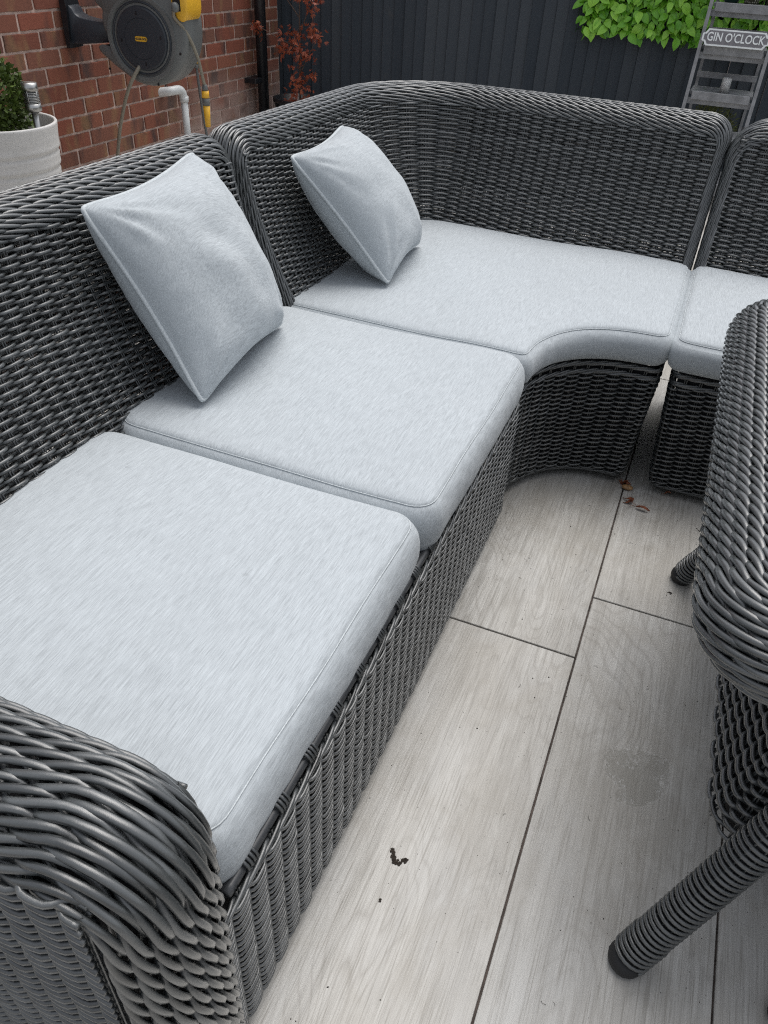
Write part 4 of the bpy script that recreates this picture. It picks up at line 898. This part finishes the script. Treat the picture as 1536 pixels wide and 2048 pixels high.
# ------------------------------------------------------------------ debris on the tiles
def dry_leaf(c, L, rot, label, lobes=3):
    a = Acc(); c = np.array([c[0], c[1], .0035])
    for k in range(lobes):
        t = rot + (k - (lobes - 1) / 2) * .75; d = np.array([math.cos(t), math.sin(t), 0]); s = np.array([-d[1], d[0], 0]); l = L * (1 - .25 * abs(k - (lobes - 1) / 2)); n = 6
        V = []
        for i in range(n + 1):
            q = i / n; w_ = L * .13 * math.sin(math.pi * min(1, q * .9 + .1)) * (1 + .25 * (i % 2)); z = .002 + .005 * math.sin(q * 3.0 + k)
            V += [c + d * l * q - s * w_ + [0, 0, z + .003 * (1 + math.sin(i))], c + d * l * q + [0, 0, z - .001], c + d * l * q + s * w_ + [0, 0, z + .003]]
        V = np.array(V); V[:, 2] = np.maximum(V[:, 2], .001)
        F = [(i * 3, i * 3 + 1, i * 3 + 4, i * 3 + 3) for i in range(n)] + [(i * 3 + 1, i * 3 + 2, i * 3 + 5, i * 3 + 4) for i in range(n)]; a.add(V, F)
    d = -np.array([math.cos(rot), math.sin(rot), 0]); tube(a, [c + [0, 0, .003], c + d * L * .5 + [0, 0, .002]], None, .0006, None, 4)
    obj('dry_leaf', a.mesh('dry_leaf', M_DRY), label=label, cat='leaf')
dry_leaf((.043, 1.752), .030, 2.6, 'small reddish dry maple leaf on the tiles, just in front of the tan seed', 3)
dry_leaf((.055, 1.737), .036, -.15, 'long rusty dry leaf on the tiles, nearest the camera of the three', 1)
dry_leaf((.008, 1.832), .030, 1.2, 'crumpled red dry leaf touching the tan seed under the corner sofa', 5)
dry_leaf((.118, 1.842 - .01), .018, .5, 'tiny orange dry leaf against the base of the right sofa', 1)
a = Acc(); th = np.linspace(0, math.pi, 9); prs = [(.0105 * math.sin(t), -.0105 * math.cos(t)) for t in th]; lathe(a, prs, 16); V = a.V[-1]; V[:, 2] *= .62; V[:, 0] *= 1.5; V += [.021, 1.817, .0068]
obj('seed', a.mesh('seed', M_SEED), label='tan oval seed on the tiles beside the crumpled red leaf', cat='seed')
def crumbs(c, n, spread, size, label, elong=None):
    a = Acc()
    for i in range(n):
        t = i / max(1, n - 1); base = np.array(c) + (np.array(elong(t)) if elong else rng.normal(0, spread, 2)); s = size * rng.uniform(.5, 1.2)
        V = [(base[0] + s * rng.uniform(.5, 1.2) * math.cos(q * math.pi / 3 + t), base[1] + s * rng.uniform(.5, 1.2) * math.sin(q * math.pi / 3 + t), .0008) for q in range(6)] + [(base[0], base[1], .0008 + s * rng.uniform(.4, .9))]
        a.add(V, [(q, (q + 1) % 6, 6) for q in range(6)])
    obj('debris_crumb', a.mesh('debris_crumb', M_DIRT, False), label=label, cat='debris')
crumbs((-.166, .600), 60, 0, .0030, 'curved black flake of debris on the tile nearest the camera', lambda t: (-.015 + .028 * t + rng.normal(0, .0016), .012 - .024 * math.sin(t * 2.2) + .014 * t * t + rng.normal(0, .0018)))
crumbs((.222, 1.709), 12, .006, .0022, 'black twiggy crumb on the tile left of the table rim', lambda t: (-.010 + .02 * t, .008 - .013 * t + rng.normal(0, .0015)))
crumbs((.173, 1.439), 5, .003, .0028, 'small black crumb beside the far table foot')
crumbs((-.166, .528), 3, .0012, .0022, 'single brown crumb on the tile, nearer than the curved black flake')
a = Acc()
for _ in range(230):
    x_, y_ = rng.uniform(-.25, .42), rng.uniform(.25, 1.8); s = rng.choice([.0007, .001, .0016], p=[.55, .35, .10]); n_ = 5
    a.add([(x_ + s * rng.uniform(.6, 1.3) * math.cos(q * 2 * math.pi / n_), y_ + s * rng.uniform(.6, 1.3) * math.sin(q * 2 * math.pi / n_), .0006) for q in range(n_)] + [(x_, y_, .0006 + s * .7)], [(q, (q + 1) % n_, n_) for q in range(n_)])
for _ in range(26):
    x_, y_ = rng.uniform(-.25, .42), rng.uniform(.25, 1.8); t = rng.uniform(0, 6.28); l = rng.uniform(.004, .012)
    tube(a, [(x_, y_, .001), (x_ + l * .5 * math.cos(t), y_ + l * .5 * math.sin(t), .0016), (x_ + l * math.cos(t + .5), y_ + l * math.sin(t + .5), .001)], None, .0003, None, 3, caps=False)
obj('grit', a.mesh('grit', M_DIRT, False), kind='stuff', label='scattered dark grit and tiny twigs on the tiles', cat='grit')
